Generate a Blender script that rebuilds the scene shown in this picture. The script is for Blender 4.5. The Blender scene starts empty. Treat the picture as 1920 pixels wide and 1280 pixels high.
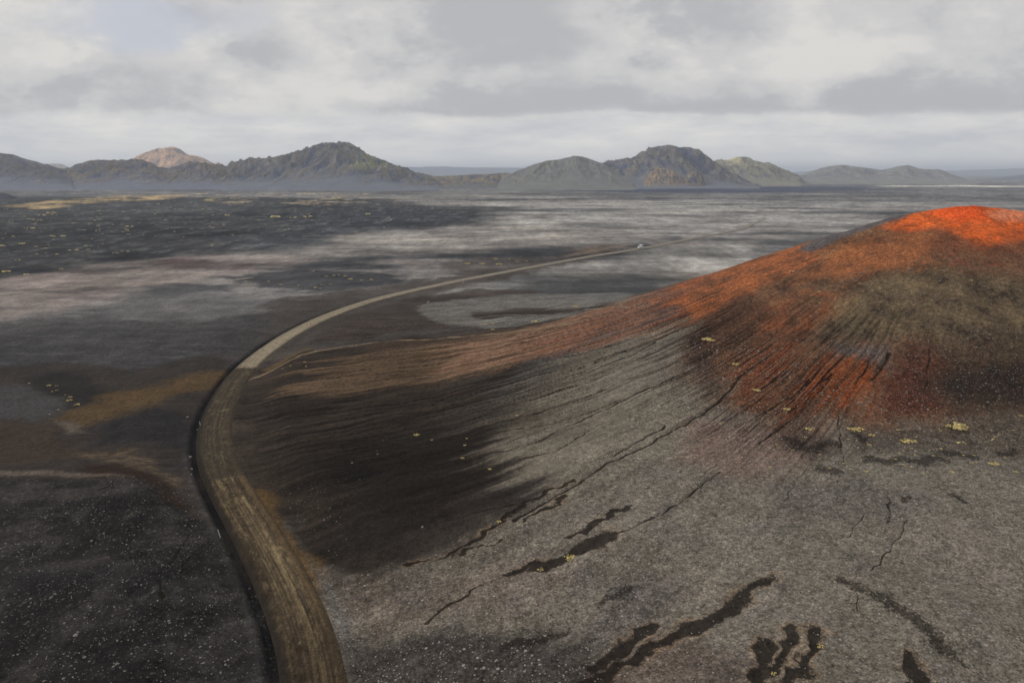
import bpy, math, random
import numpy as np
from mathutils import Vector
random.seed(7)
rng = np.random.default_rng(11)
Q = 1.0          # mesh quality (1 = full)
R = math.radians
scene = bpy.context.scene

# ------------------------------------------------------------------ camera
CAM_H = 55.0
PITCH = 13.95
FPX = 1280.0
cam_d = bpy.data.cameras.new("camera")
cam_d.lens = 24.0
cam_d.sensor_width = 36.0
cam_d.clip_start = 0.5
cam_d.clip_end = 200000.0
cam = bpy.data.objects.new("camera", cam_d)
scene.collection.objects.link(cam)
cam.location = (0, 0, CAM_H)
cam.rotation_euler = (R(90 - PITCH), 0, 0)
scene.camera = cam

# ------------------------------------------------------------------ exposure
scene.view_settings.view_transform = 'Standard'
scene.view_settings.look = 'None'
scene.view_settings.gamma = 1.0
scene.view_settings.use_curve_mapping = False
scene.view_settings.exposure = 0.0
scene.cycles.max_bounces = 5
scene.cycles.diffuse_bounces = 2
scene.cycles.volume_bounces = 1

# ------------------------------------------------------------------ sun
SUN_DIR = Vector((-0.76, 0.14, 0.52)).normalized()
sun_el = math.asin(SUN_DIR.z)
sd = bpy.data.lights.new("sun", 'SUN')
sd.energy = 1.7
sd.angle = R(6)
sd.color = (1.0, 0.94, 0.85)
sun = bpy.data.objects.new("sun", sd)
scene.collection.objects.link(sun)
sun.rotation_euler = (-SUN_DIR).to_track_quat('-Z', 'Y').to_euler()

# ------------------------------------------------------------------ helpers: nodes
def s2l(c):
    c = np.asarray(c, dtype=float) / 255.0
    return np.where(c <= 0.04045, c / 12.92, ((c + 0.055) / 1.055) ** 2.4)

class N:
    """tiny expression builder over math nodes"""
    tree = None
    def __init__(s, sock): s.s = sock
    @staticmethod
    def m(op, *a, clamp=False):
        n = N.tree.nodes.new('ShaderNodeMath'); n.operation = op; n.use_clamp = clamp
        for i, v in enumerate(a):
            if isinstance(v, N): N.tree.links.new(v.s, n.inputs[i])
            else: n.inputs[i].default_value = float(v)
        return N(n.outputs[0])
    def __add__(s, o): return N.m('ADD', s, o)
    __radd__ = __add__
    def __sub__(s, o): return N.m('SUBTRACT', s, o)
    def __rsub__(s, o): return N.m('SUBTRACT', o, s)
    def __mul__(s, o): return N.m('MULTIPLY', s, o)
    __rmul__ = __mul__
    def __truediv__(s, o): return N.m('DIVIDE', s, o)
    def sstep(s, a, b):
        n = N.tree.nodes.new('ShaderNodeMapRange'); n.interpolation_type = 'SMOOTHSTEP'
        N.tree.links.new(s.s, n.inputs['Value'])
        n.inputs['From Min'].default_value = a; n.inputs['From Max'].default_value = b
        return N(n.outputs['Result'])
    def clamp(s): return N.m('ADD', s, 0.0, clamp=True)

def comb(x, y, z):
    n = N.tree.nodes.new('ShaderNodeCombineXYZ')
    for i, v in enumerate((x, y, z)):
        if isinstance(v, N): N.tree.links.new(v.s, n.inputs[i])
        else: n.inputs[i].default_value = float(v)
    return N(n.outputs[0])
def noise(vec, scale, detail=4, rough=0.55, dist=0.0):
    n = N.tree.nodes.new('ShaderNodeTexNoise')
    N.tree.links.new(vec.s, n.inputs['Vector'])
    n.inputs['Scale'].default_value = scale; n.inputs['Detail'].default_value = detail
    n.inputs['Roughness'].default_value = rough; n.inputs['Distortion'].default_value = dist
    return N(n.outputs['Fac'])
def mixc(f, a, b):
    n = N.tree.nodes.new('ShaderNodeMix'); n.data_type = 'RGBA'
    for inp, v in ((n.inputs[0], f), (n.inputs[6], a), (n.inputs[7], b)):
        if isinstance(v, N): N.tree.links.new(v.s, inp)
        elif isinstance(v, (int, float)): inp.default_value = v
        else: inp.default_value = (v[0], v[1], v[2], 1)
    return N(n.outputs[2])

# pixel of the 1920 x 1280 photograph -> direction
cp, sp = math.cos(R(PITCH)), math.sin(R(PITCH))
def pdir(px, py):
    a = (px - 960) / FPX; b = -(py - 640) / FPX
    return a, cp + b * sp, -sp + b * cp
def uv(px, py):
    d = pdir(px, py); return d[0] / d[1], d[2] / d[1]

# ------------------------------------------------------------------ world: sky with cloud
world = bpy.data.worlds.new("World"); scene.world = world
world.use_nodes = True
nt = world.node_tree; nt.nodes.clear(); N.tree = nt
out = nt.nodes.new('ShaderNodeOutputWorld'); bg = nt.nodes.new('ShaderNodeBackground')
bg.inputs['Strength'].default_value = 1.0
nt.links.new(bg.outputs[0], out.inputs[0])
sky = nt.nodes.new('ShaderNodeTexSky'); sky.sky_type = 'NISHITA'; sky.sun_disc = False
sky.sun_elevation = sun_el
sky.sun_rotation = math.atan2(SUN_DIR.x, SUN_DIR.y)
sky.air_density = 1.0; sky.dust_density = 1.5
tc = nt.nodes.new('ShaderNodeTexCoord')
sep = nt.nodes.new('ShaderNodeSeparateXYZ'); nt.links.new(tc.outputs['Generated'], sep.inputs[0])
dx, dy, dz = (N(sep.outputs[i]) for i in range(3))
sk = nt.nodes.new('ShaderNodeVectorMath'); sk.operation = 'SCALE'; sk.inputs['Scale'].default_value = 0.075
nt.links.new(sky.outputs[0], sk.inputs[0])
skyc = N(sk.outputs[0])
yy = N.m('MAXIMUM', dy, 0.05)
u = dx / yy; v = dz / yy                         # direction as tangents of bearing and height
den = N.m('MAXIMUM', dz, 0.0) + 0.10
plane = comb(dx / den, dy / den, 0.0)            # cloud deck seen in perspective
lump = comb(u, v * 1.9, 0.3)
w1 = noise(lump, 5.5, 8, 0.62) - 0.5
w2 = noise(comb(u, v * 1.9, 5.7), 5.5, 8, 0.62) - 0.5
big = noise(lump, 3.2, 6, 0.52, 0.3)
fine = noise(lump, 11.0, 6, 0.6)
deck = noise(plane, 0.75, 6, 0.55, 0.2)
uw = u + w1 * 0.26; vw = v + w2 * 0.15
bil = N.m('ABSOLUTE', noise(lump, 7.0, 7, 0.6) - .5) * 2.0
def blob(px, py, rx, ry, wu=uw, wv=vw):
    cu, cv = uv(px, py)
    a = (wu - cu) * (FPX / rx); b = (wv - cv) * (FPX / ry)
    return N.m('EXPONENT', (a * a + b * b) * -1.0)
lightc = s2l((222, 220, 216)); midc = s2l((206, 205, 205)); darkc = s2l((183, 184, 187)); bluec = s2l((200, 204, 215))
lowc = s2l((207, 208, 211))
# open pale-blue gaps
gap = (blob(200, 45, 230, 60) * 1.1 + blob(480, 60, 150, 60) * 0.8 + blob(260, 30, 90, 120) * 0.5 + (big - 0.52) * 1.2
       - blob(110, 110, 75, 55) * 0.9 - blob(350, 110, 90, 70) * 1.0 - blob(620, 70, 120, 70) * 0.9 - blob(1300, 100, 900, 170) * 0.8)
gapm = gap.sstep(0.0, 1.2)
# grey undersides
dk = (blob(930, 60, 260, 100) * 0.75 + blob(1330, 50, 120, 60) * 0.35 + blob(480, 115, 160, 35) * 0.45 + blob(880, 200, 230, 22) * 0.55
      + blob(1100, 198, 330, 20) * 0.7 + blob(1560, 205, 330, 22) * 0.7 + blob(1800, 160, 120, 40) * 0.35 + blob(100, 215, 260, 16) * 0.25
      + blob(60, 185, 200, 16) * 0.35 + blob(1700, 60, 300, 60) * 0.12 + blob(440, 225, 200, 10) * 0.2
      + (deck - 0.5) * 1.2 + (fine - 0.5) * 1.5 + (big - .5) * 1.4 - (bil - .2) * 1.0 + 0.22)
bh = (v + w2 * .035 - uv(1000, 214)[1])
hm = (u + w1 * .2).sstep(uv(560, 0)[0], uv(900, 0)[0]) * (u + w1 * .2).sstep(uv(2300, 0)[0], uv(1750, 0)[0])
dk = dk - blob(880, 200, 230, 22) * 0.55 - blob(1100, 198, 330, 20) * 0.7 - blob(1560, 205, 330, 22) * 0.7 + bh.sstep(.062, .0) * bh.sstep(-.004, .006) * hm * 1.0
lt = (blob(350, 95, 75, 45) * 0.75 + blob(105, 100, 60, 40) * 0.6 + blob(610, 80, 100, 60) * 0.65 + blob(1150, 60, 60, 60) * 0.8
      + blob(1500, 150, 110, 50) * 0.75 + blob(1020, 265, 500, 25) * 0.5 + blob(780, 170, 260, 30) * 0.45 + blob(480, 215, 70, 14) * 0.5
      + blob(1700, 120, 150, 60) * 0.3 + blob(1200, 140, 200, 40) * 0.25)
shade = (dk - lt * 0.95).sstep(-0.42, 1.15)
cl = mixc(shade.sstep(0.0, 0.5), lightc, midc)
cl = mixc(shade.sstep(0.45, 1.0), cl, darkc)
col = mixc(gapm * 0.8, cl, mixc(0.85, skyc, bluec))
# thin low layer below the deck edge
eu, ev = uv(1000, 218)
low = (v + (w2 * 0.05) - ev).sstep(0.012, -0.012)
strk = noise(comb(u * 1.0, v * 5.0, 2.0), 6.0, 8, 0.62)
lowcol = mixc((strk - 0.5) * 3.4 + 0.5, s2l((200, 202, 207)), s2l((236, 233, 228)))
col = mixc(low * 0.85, col, lowcol)
hz = v.sstep(0.045, -0.005)
col = mixc(hz * 0.6, col, s2l((244, 242, 238)))
nt.links.new(col.s, bg.inputs['Color'])

# ------------------------------------------------------------------ numpy noise
def _hash(ix, iy, seed):
    h = (ix.astype(np.uint32) * np.uint32(374761393)) ^ (iy.astype(np.uint32) * np.uint32(668265263)) ^ np.uint32((seed * 2246822519) & 0xffffffff)
    h = (h ^ (h >> np.uint32(13))) * np.uint32(1274126177)
    return h ^ (h >> np.uint32(16))
def gnoise(x, y, seed=0):
    xf = np.floor(x); yf = np.floor(y)
    ix = xf.astype(np.int64); iy = yf.astype(np.int64)
    fx = (x - xf).astype(np.float32); fy = (y - yf).astype(np.float32)
    ux = fx * fx * fx * (fx * (fx * 6 - 15) + 10); uy = fy * fy * fy * (fy * (fy * 6 - 15) + 10)
    def g(ox, oy):
        h = _hash(ix + ox, iy + oy, seed)
        a = h.astype(np.float32) * np.float32(2 * math.pi / 4294967296.0)
        return np.cos(a) * (fx - ox) + np.sin(a) * (fy - oy)
    n00 = g(0, 0); n10 = g(1, 0); n01 = g(0, 1); n11 = g(1, 1)
    a = n00 + ux * (n10 - n00); b = n01 + ux * (n11 - n01)
    return (a + uy * (b - a)) * 1.5
def fbm(x, y, wl, octv=4, seed=0, rough=0.5):
    t = np.zeros(np.shape(x), np.float32); a = 1.0; f = 1.0 / wl; s = 0
    for o in range(octv):
        t += a * gnoise(x * f + 17.3 * o, y * f - 9.1 * o, seed * 31 + o); s += a; a *= rough; f *= 2.03
    return t / s
def ridged(x, y, wl, octv=4, seed=0, rough=0.5):
    t = np.zeros(np.shape(x), np.float32); a = 1.0; f = 1.0 / wl; s = 0
    for o in range(octv):
        n = 1 - np.abs(gnoise(x * f + 7.7 * o, y * f + 3.1 * o, seed * 37 + o)) * 1.6
        t += a * n; s += a; a *= rough; f *= 2.07
    return t / s
def ss(a, b, x):
    t = np.clip((x - a) / (b - a), 0, 1); return t * t * (3 - 2 * t)

# ------------------------------------------------------------------ terrain: base height
CX, CY = 120.0, 182.0
_d = np.array([0, 20, 42, 67, 87, 112, 140, 175, 210, 240], float)
_prof = {
    180:  [47, 43.5, 36.5, 27.5, 21, 13.6, 8, 3.4, .8, 0],
    -165: [47, 42.5, 34.5, 25, 17.6, 10.6, 5, 1.6, 0.2, 0],
    -150: [47, 41.5, 33, 22, 14.5, 8, 3.5, 1, 0, 0],
    -120: [47, 41, 30, 15.5, 8.5, 5, 2.6, 1, 0, 0],
    -90:  [47, 40, 27, 9.0, 5.8, 4, 3, 2, 1, 0],
    -60:  [47, 40, 28, 10, 6.5, 5, 4, 3, 2, 0],
    -30:  [47, 43, 34, 20, 12, 8, 5, 3, 2, 0],
    0:    [47, 46, 42, 33, 24, 14, 8, 3, 1, 0],
    45:   [47, 43, 35, 25, 16, 9, 4, 2, 1, 0],
    90:   [47, 40, 29, 18, 11, 6, 3, 1, 0, 0],
    140:  [47, 41, 31.5, 21, 13.6, 7.5, 4, 1.5, 0.3, 0],
}
_ks = sorted(_prof)
_kk = [k - 360 for k in _ks] + _ks + [k + 360 for k in _ks]
_pp = np.array([_prof[k] for k in _ks] * 3, float)
_dd = np.arange(0, 260, 1.0)
_rows = np.array([np.interp(_dd, _d, p) for p in _pp])
_phis = np.arange(-180, 181, 1.0)
TAB = np.array([np.interp(_phis, _kk, _rows[:, j]) for j in range(len(_dd))]).T
def _blur(a, n, axis, wrap):
    k = np.exp(-0.5 * (np.arange(-n, n + 1) / (n / 2.2)) ** 2); k /= k.sum()
    o = np.zeros_like(a)
    for i, w in zip(range(-n, n + 1), k):
        if wrap: o += w * np.roll(a, i, axis)
        else:
            idx = np.clip(np.arange(a.shape[axis]) + i, 0, a.shape[axis] - 1); o += w * np.take(a, idx, axis)
    return o
TAB = _blur(_blur(TAB, 6, 1, False), 12, 0, True)
def polar(x, y):
    ax = x - CX; ay = y - CY
    return np.degrees(np.arctan2(ay, ax)), np.hypot(ax, ay)
def cone(x, y):
    ph, d = polar(x, y)
    fi = np.clip(ph + 180, 0, 359.999); fj = np.clip(d, 0, 258.9)
    i = fi.astype(int); j = fj.astype(int); a = fi - i; b = fj - j
    z = (TAB[i, j] * (1 - a) + TAB[i + 1, j] * a) * (1 - b) + (TAB[i, j + 1] * (1 - a) + TAB[i + 1, j + 1] * a) * b
    return np.where(d < 258, z, 0)
def gau(x, y, cx, cy, sx, sy, rot=0):
    c, s = math.cos(R(rot)), math.sin(R(rot)); ax = x - cx; ay = y - cy
    p = (ax * c + ay * s) / sx; q = (-ax * s + ay * c) / sy
    return np.exp(-0.5 * np.minimum(p * p + q * q, 60))
def hbase(x, y):
    z = cone(x, y)
    r = np.hypot(x, y)
    fore = ss(-16, 26, x) * ss(118, 84, y)
    z = z + 2.2 * fore
    z = z + 1.6 * gau(x, y, 30, 58, 13, 7, 20) + 1.5 * gau(x, y, 50, 66, 14, 5, -35)
    # summit bowl
    z = z - 3.0 * gau(x, y, 134, 172, 11, 7, 10)
    # black gravel swell on the near left
    z = z + 2.2 * ss(-26, -46, x) * ss(122, 104, y + 0.10 * x) - 1.0 * gau(x, y, -60, 90, 16, 4, 10)
    z = z + ss(250, 700, r) * (2.2 * fbm(x, y, 300, 2, 3)) * ss(4000, 2000, r)
    return z

def W(px, py):
    """ground point seen at a pixel of the photograph (ray march on the base terrain)"""
    a, b, c = pdir(px, py)
    L = math.sqrt(a * a + b * b + c * c); a, b, c = a / L, b / L, c / L
    if c > -0.004: c = -0.004
    ts = np.concatenate([np.arange(30, 420, 0.5), np.geomspace(420, 14000, 900)])
    xs, ys, zs = a * ts, b * ts, CAM_H + c * ts
    below = zs <= hbase(xs, ys)
    if not below.any(): return xs[-1], ys[-1]
    k = int(np.argmax(below)); k0 = max(k - 1, 0)
    lo, hi = ts[k0], ts[k]
    for _ in range(18):
        m = 0.5 * (lo + hi)
        if CAM_H + c * m <= float(hbase(np.array([a * m]), np.array([b * m]))[0]): hi = m
        else: lo = m
    return a * hi, b * hi
def WH(px, py):
    """point on the hill; beyond its skyline the point just behind the crest"""
    x, y = W(px, py)
    if math.hypot(x, y) < 265: return x, y
    a, b, c = pdir(px, py); L = math.sqrt(a * a + b * b + c * c); a, b, c = a / L, b / L, c / L
    ts = np.arange(90, 265, 1.0); gap_ = CAM_H + c * ts - hbase(a * ts, b * ts)
    t = ts[int(np.argmin(gap_ - 0.02 * ts * 0))] + 14
    return a * t, b * t
def WP(pts): return np.array([W(*p[:2]) for p in pts])
def smoothline(p, n=3):
    p = np.asarray(p, float)
    for _ in range(n):
        q = 0.75 * p[:-1] + 0.25 * p[1:]; r_ = 0.25 * p[:-1] + 0.75 * p[1:]
        m = np.empty((len(q) * 2, 2)); m[0::2] = q; m[1::2] = r_
        p = np.vstack([p[:1], m, p[-1:]])
    return p
def linedist(x, y, pts, reach):
    """distance, side and arclength to a polyline (inf beyond reach)"""
    best = np.full(x.shape, 1e9); side = np.zeros(x.shape); arc = np.zeros(x.shape)
    lo = pts.min(0) - reach; hi = pts.max(0) + reach
    sel = np.nonzero((x > lo[0]) & (x < hi[0]) & (y > lo[1]) & (y < hi[1]))[0]
    if not len(sel): return best, side, arc
    xs, ys = x[sel], y[sel]; s = 0.0
    bb = best[sel]; sb = side[sel]; ab = arc[sel]
    for i in range(len(pts) - 1):
        a, b = pts[i], pts[i + 1]; d = b - a; L = math.hypot(*d)
        if L < 1e-6: continue
        m = np.nonzero((xs > min(a[0], b[0]) - reach) & (xs < max(a[0], b[0]) + reach) & (ys > min(a[1], b[1]) - reach) & (ys < max(a[1], b[1]) + reach))[0]
        if len(m):
            ax = xs[m] - a[0]; ay = ys[m] - a[1]
            t = np.clip((ax * d[0] + ay * d[1]) / (L * L), 0, 1)
            q = np.hypot(ax - t * d[0], ay - t * d[1])
            w = q < bb[m]; mm = m[w]
            bb[mm] = q[w]; sb[mm] = np.sign(d[0] * ay - d[1] * ax)[w]; ab[mm] = (s + t * L)[w]
        s += L
    best[sel] = bb; side[sel] = sb; arc[sel] = ab
    return best, side, arc
def polysd(x, y, pts, reach):
    """signed distance to a polygon, negative inside"""
    cl_ = np.vstack([pts, pts[:1]])
    d, _, _ = linedist(x, y, cl_, reach)
    d = np.minimum(d, reach)
    inside = np.zeros(x.shape, bool)
    lo = pts.min(0); hi = pts.max(0)
    sel = np.nonzero((x > lo[0]) & (x < hi[0]) & (y > lo[1]) & (y < hi[1]))[0]
    xs, ys = x[sel], y[sel]; ins = np.zeros(len(sel), bool)
    for i in range(len(pts)):
        x1, y1 = pts[i]; x2, y2 = pts[(i + 1) % len(pts)]
        c = (y1 > ys) != (y2 > ys)
        if y1 != y2: ins ^= c & (xs < (x2 - x1) * (ys - y1) / (y2 - y1) + x1)
    inside[sel] = ins
    return np.where(inside, -d, d)

# ------------------------------------------------------------------ lines traced on the ground
ROAD_PX = [(602, 1420), (602, 1340), (594, 1280), (584, 1220), (567, 1165), (544, 1110), (514, 1050), (474, 980), (437, 920), (411, 870), (403, 830),
           (406, 790), (420, 750), (447, 706), (480, 672), (520, 643), (560, 619), (600, 599), (650, 579), (700, 563), (760, 548),
           (830, 533), (900, 519), (960, 508), (1030, 495), (1100, 482), (1200, 467), (1300, 447), (1340, 440), (1385, 431), (1410, 420), (1425, 413), (1432, 408)]
def Wz0(px, py):
    a, b, c = pdir(px, py); t = CAM_H / -c; return a * t, b * t
RW = .74
road = smoothline(np.array([Wz0(*p) for p in ROAD_PX]), 3)
ROAD_HW = 3.7
RILLS = [  # (pixels, half width m, depth m)
    ([(1400, 690), (1365, 735), (1330, 765), (1290, 790), (1240, 815), (1190, 845), (1130, 872), (1090, 902), (1030, 935), (985, 960), (960, 975)], .30, .5),
    ([(1250, 795), (1190, 830), (1150, 855)], .2, .3),
    ([(1285, 695), (1230, 720), (1180, 745), (1130, 770), (1080, 790), (1000, 830), (930, 850)], .22, .35),
    ([(1190, 740), (1100, 775), (1030, 795), (950, 805), (900, 820)], .2, .3),
    ([(1105, 805), (1060, 835), (1030, 850), (970, 862)], .22, .35),
    ([(1230, 640), (1150, 680), (1080, 700), (1000, 725), (930, 745), (860, 760)], .2, .3),
    ([(1215, 665), (1140, 700), (1060, 730), (980, 752), (900, 772)], .2, .3),
    ([(1240, 690), (1190, 705), (1120, 735), (1050, 760), (960, 785)], .18, .25),
    ([(1200, 630), (1120, 655), (1040, 675), (960, 700)], .18, .25),
    ([(1290, 610), (1200, 650), (1100, 685), (1010, 708)], .18, .25),
    ([(1010, 930), (960, 945), (900, 958), (840, 975)], .2, .25),
    ([(1350, 885), (1320, 905), (1290, 930), (1240, 960), (1190, 985), (1150, 1000)], .2, .35),
    ([(1310, 900), (1330, 880), (1345, 870)], .15, .2),
    ([(1665, 925), (1670, 955), (1663, 978)], .17, .25),
    ([(1620, 963), (1605, 985), (1590, 1005)], .10, .2),
    ([(1700, 970), (1692, 1000), (1660, 1040), (1635, 1070)], .11, .2),
    ([(1570, 780), (1578, 830), (1580, 865)], .15, .2),
    ([(1520, 870), (1490, 900), (1470, 940)], .09, .12),
    ([(1670, 660), (1650, 690), (1635, 710)], .35, .5),
    ([(1640, 660), (1620, 690), (1605, 720)], .2, .3),
    ([(1500, 775), (1450, 810), (1425, 830)], .22, .3),
    ([(1560, 700), (1520, 740), (1480, 780)], .15, .2),
    ([(1540, 690), (1500, 730), (1440, 770), (1380, 800)], .15, .2),
    ([(1480, 690), (1440, 720), (1400, 750)], .15, .2),
    ([(1745, 650), (1740, 690), (1735, 730)], .2, .3),
    ([(355, 985), (340, 1020), (312, 1065)], .18, .15),
    ([(376, 1000), (352, 1035), (337, 1068)], .16, .12),
    ([(300, 1085), (305, 1120)], .2, .12),
]
GULLIES = [
    ([(1178, 948), (1140, 965), (1115, 982), (1085, 997), (1060, 1010)], .55, .8),
    ([(1075, 900), (1040, 915), (1000, 930), (960, 962), (930, 985), (890, 1012), (850, 1035), (810, 1050), (760, 1058)], .45, .6),
    ([(1062, 930), (1020, 955), (975, 975)], .5, .6),
    ([(940, 1012), (900, 1022), (850, 1042)], .3, .4),
    ([(1142, 1000), (1105, 1018), (1075, 1035), (1045, 1055), (1005, 1062)], 1.1, 1.2),
    ([(1000, 1050), (975, 1066), (950, 1082)], .6, .7),
    ([(915, 1092), (890, 1108), (865, 1122), (830, 1145), (800, 1165)], .28, .4),
    ([(1442, 1086), (1410, 1096), (1375, 1135), (1335, 1158), (1285, 1185), (1235, 1210), (1185, 1238), (1135, 1268), (1080, 1300)], 1.0, 1.3),
    ([(1222, 1168), (1190, 1195), (1150, 1225), (1120, 1250)], .7, .6),
    ([(1438, 1310), (1425, 1270), (1425, 1228), (1448, 1203)], .8, .9),
    ([(1485, 1178), (1478, 1205), (1478, 1228), (1450, 1250), (1435, 1280)], .65, .9),
    ([(1533, 1183), (1524, 1212), (1512, 1238), (1495, 1262), (1470, 1290)], .8, .9),
    ([(1598, 1105), (1612, 1122), (1616, 1140)], .18, .2),
    ([(1705, 1225), (1710, 1255), (1722, 1300)], .9, .9),
]
SPECK = [([(1655, 1122), (1690, 1145), (1730, 1165), (1755, 1195), (1770, 1220)], 1.3), ([(1765, 1210), (1785, 1225), (1805, 1242)], .4),
         ([(1590, 1090), (1620, 1110)], 1.0), ([(1485, 825), (1520, 845), (1560, 830)], 1.8), ([(1630, 860), (1700, 865)], 1.6), ([(1720, 865), (1760, 860)], 1.8),
         ([(1780, 850), (1810, 855)], 2.0), ([(1540, 875), (1565, 885)], 1.2), ([(1600, 812), (1625, 825)], 1.0), ([(1690, 940), (1705, 935)], .6),
         ([(1785, 925), (1815, 940)], .8), ([(1870, 850), (1900, 845)], 1.0), ([(1180, 1100), (1130, 1130)], .8), ([(1060, 1190), (960, 1210)], .9)]
RILLS = [(smoothline(WP(p), 2), w, d) for p, w, d in RILLS]
GULLIES = [(smoothline(WP(p), 2), w, d) for p, w, d in GULLIES]
SPECK = [(smoothline(WP(p), 2), w) for p, w in SPECK]

def hfull(x, y, masks=False):
    x = np.asarray(x, float); y = np.asarray(y, float)
    z = hbase(x, y)
    r = np.hypot(x, y)
    ph, d = polar(x, y)
    # radial rills on the cone
    wob = fbm(x, y, 22, 3, 41) * 1.6
    k = ph * 1.05
    fan = ss(58, 85, d) * ss(235, 150, d) * np.where(ph > 0, 1, 1 - ss(-162, -145, ph) * ss(92, 118, d))
    leftish = np.where(ph > 0, ss(150, 172, ph), ss(-124, -140, ph))
    a1 = 1 - np.abs(gnoise(k + wob * 0.5, d * 0.012, 5)) * 2.4
    a2 = 1 - np.abs(gnoise(k * 2.3 + wob * 0.8 + 9, d * 0.02 + 4, 6)) * 2.4
    rill = (np.clip(a1 - 0.52, 0, 1) * 2.0 + np.clip(a2 - 0.55, 0, 1) * 1.6) * fan * leftish
    patch = ss(-0.25, 0.3, fbm(x, y, 26, 3, 44))
    rill = np.clip(rill * (0.45 + 0.55 * patch), 0, 1)
    lines = np.zeros(x.shape)
    for fq, sdn in ((.42, 141), (.8, 142)):
        n_ = gnoise(ph * fq + wob * .22 * fq, d * .009 + sdn, sdn)
        dp_ = .3 / (fq / .42); nb_ = gnoise((ph + dp_) * fq + wob * .22 * fq, d * .009 + sdn, sdn)
        grad = np.abs(nb_ - n_) / dp_ * 57.3 / np.maximum(d, 20)
        dist_ = np.abs(n_) / np.maximum(grad, .04) + np.where(grad < .08, .5, 0)
        w_ = .17 if fq < .5 else .11
        lines = np.maximum(lines, np.clip(1 - dist_ / (2 * w_), 0, 1) * (.50 + .42 * ss(-.3, .3, fbm(x + 40 * sdn, y, 14, 3, 143))))
    lines = lines * ss(52, 75, d) * ss(215, 150, d) * np.where(ph > 0, ss(150, 165, ph), ss(-128, -140, ph)) * np.where(ph > 0, 1, 1 - ss(-158, -142, ph) * ss(88, 112, d))
    face = ss(18, 40, d) * ss(82, 66, d) * np.where(ph > 0, 0, ss(-160, -148, ph) * ss(-126, -136, ph)) * ss(50, 60, d)
    a3 = 1 - np.abs(gnoise(ph * 0.75 + wob * 0.7, d * 0.03, 8)) * 2.2
    rf = np.clip(a3 - 0.6, 0, 1) * 2.2 * face
    z = z - rill * 0.35 - rf * 0.4
    g = np.zeros(x.shape); gd = np.zeros(x.shape); rim = np.zeros(x.shape); stain = lines.copy(); crumb = np.zeros(x.shape)
    wx = fbm(x, y, 3.0, 3, 51) * 1.0; wy = fbm(x, y, 3.0, 3, 52) * 1.0
    for p, w, dp in RILLS:
        q, _, _ = linedist(x + wx * 0.6, y + wy * 0.6, p, w * 4 + 1)
        wj = w * 1.05; stain = np.maximum(stain, np.clip(1 - q / (2 * wj), 0, 1) * (.62 + .3 * np.clip(.5 + fbm(x, y, 5, 2, 57) * 1.6, 0, 1))); g = np.maximum(g, ss(w * 1.5, w * .5, q)); z = z - dp * .6 * ss(w * 2.2, 0, q)
    for p, w, dp in GULLIES:
        q, _, s_ = linedist(x + wx * 1.6, y + wy * 1.6, p, w * 4 + 3)
        ww = w * .92 * (0.6 + 0.7 * np.clip(0.5 + gnoise(s_ * 0.25, w * 37 + 0 * s_, 9), 0, 1))
        m = ss(1.05, 0.8, q / ww); stain = np.maximum(stain, np.clip(1 - q / (2 * ww), 0, 1)); g = np.maximum(g, m); gd = np.maximum(gd, m)
        rim = np.maximum(rim, ss(2.4, 1.1, q / ww))
        z = z - dp * .15 * ss(1.6, 0.2, q / ww)
    sp_ = np.zeros(x.shape)
    for p, w in SPECK:
        q, _, _ = linedist(x + wx * 1.5, y + wy * 1.5, p, w * 3 + 3)
        sp_ = np.maximum(sp_, ss(w * 1.7, w * 0.3, q)); crumb = np.maximum(crumb, ss(w * 2.0, 0, q))
    sp_ = sp_ * ss(-0.15, 0.35, fbm(x, y, 1.1, 3, 53, 0.8) + sp_ * 0.35 - 0.12)
    # small relief
    near = ss(600, 200, r)
    z = z + near * (0.55 * fbm(x, y, 14, 3, 21) + 0.16 * fbm(x, y, 2.6, 3, 22))
    z = z + ss(200, 500, r) * ss(9000, 3000, r) * 1.1 * fbm(x, y, 60, 4, 23, 0.6)
    # road bed and left-hand ditch
    q, sd_, arc = linedist(x, y, road, 22)
    bed = ss(16, 5, q)
    z = z * (1 - bed) + bed * (0.15 * fbm(x, y, 30, 2, 24))
    ditch = ss(1.6, 0.3, np.abs(q - 4.1)) * (sd_ > 0) * ss(420, 250, r)
    z = z - 0.8 * ditch
    berm = ss(1.2, 0.2, np.abs(q - 4.2)) * (sd_ < 0)
    z = z + 0.12 * berm * near
    if masks: return z, dict(r=r, ph=ph, d=d, rill=rill, rf=rf, g=g, gd=gd, rim=rim, stain=stain, crumb=crumb, sp=sp_, q=q, side=sd_, arc=arc, ditch=ditch, berm=berm)
    return z
def H1(x, y): return float(hfull(np.array([x]), np.array([y]))[0])

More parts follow.
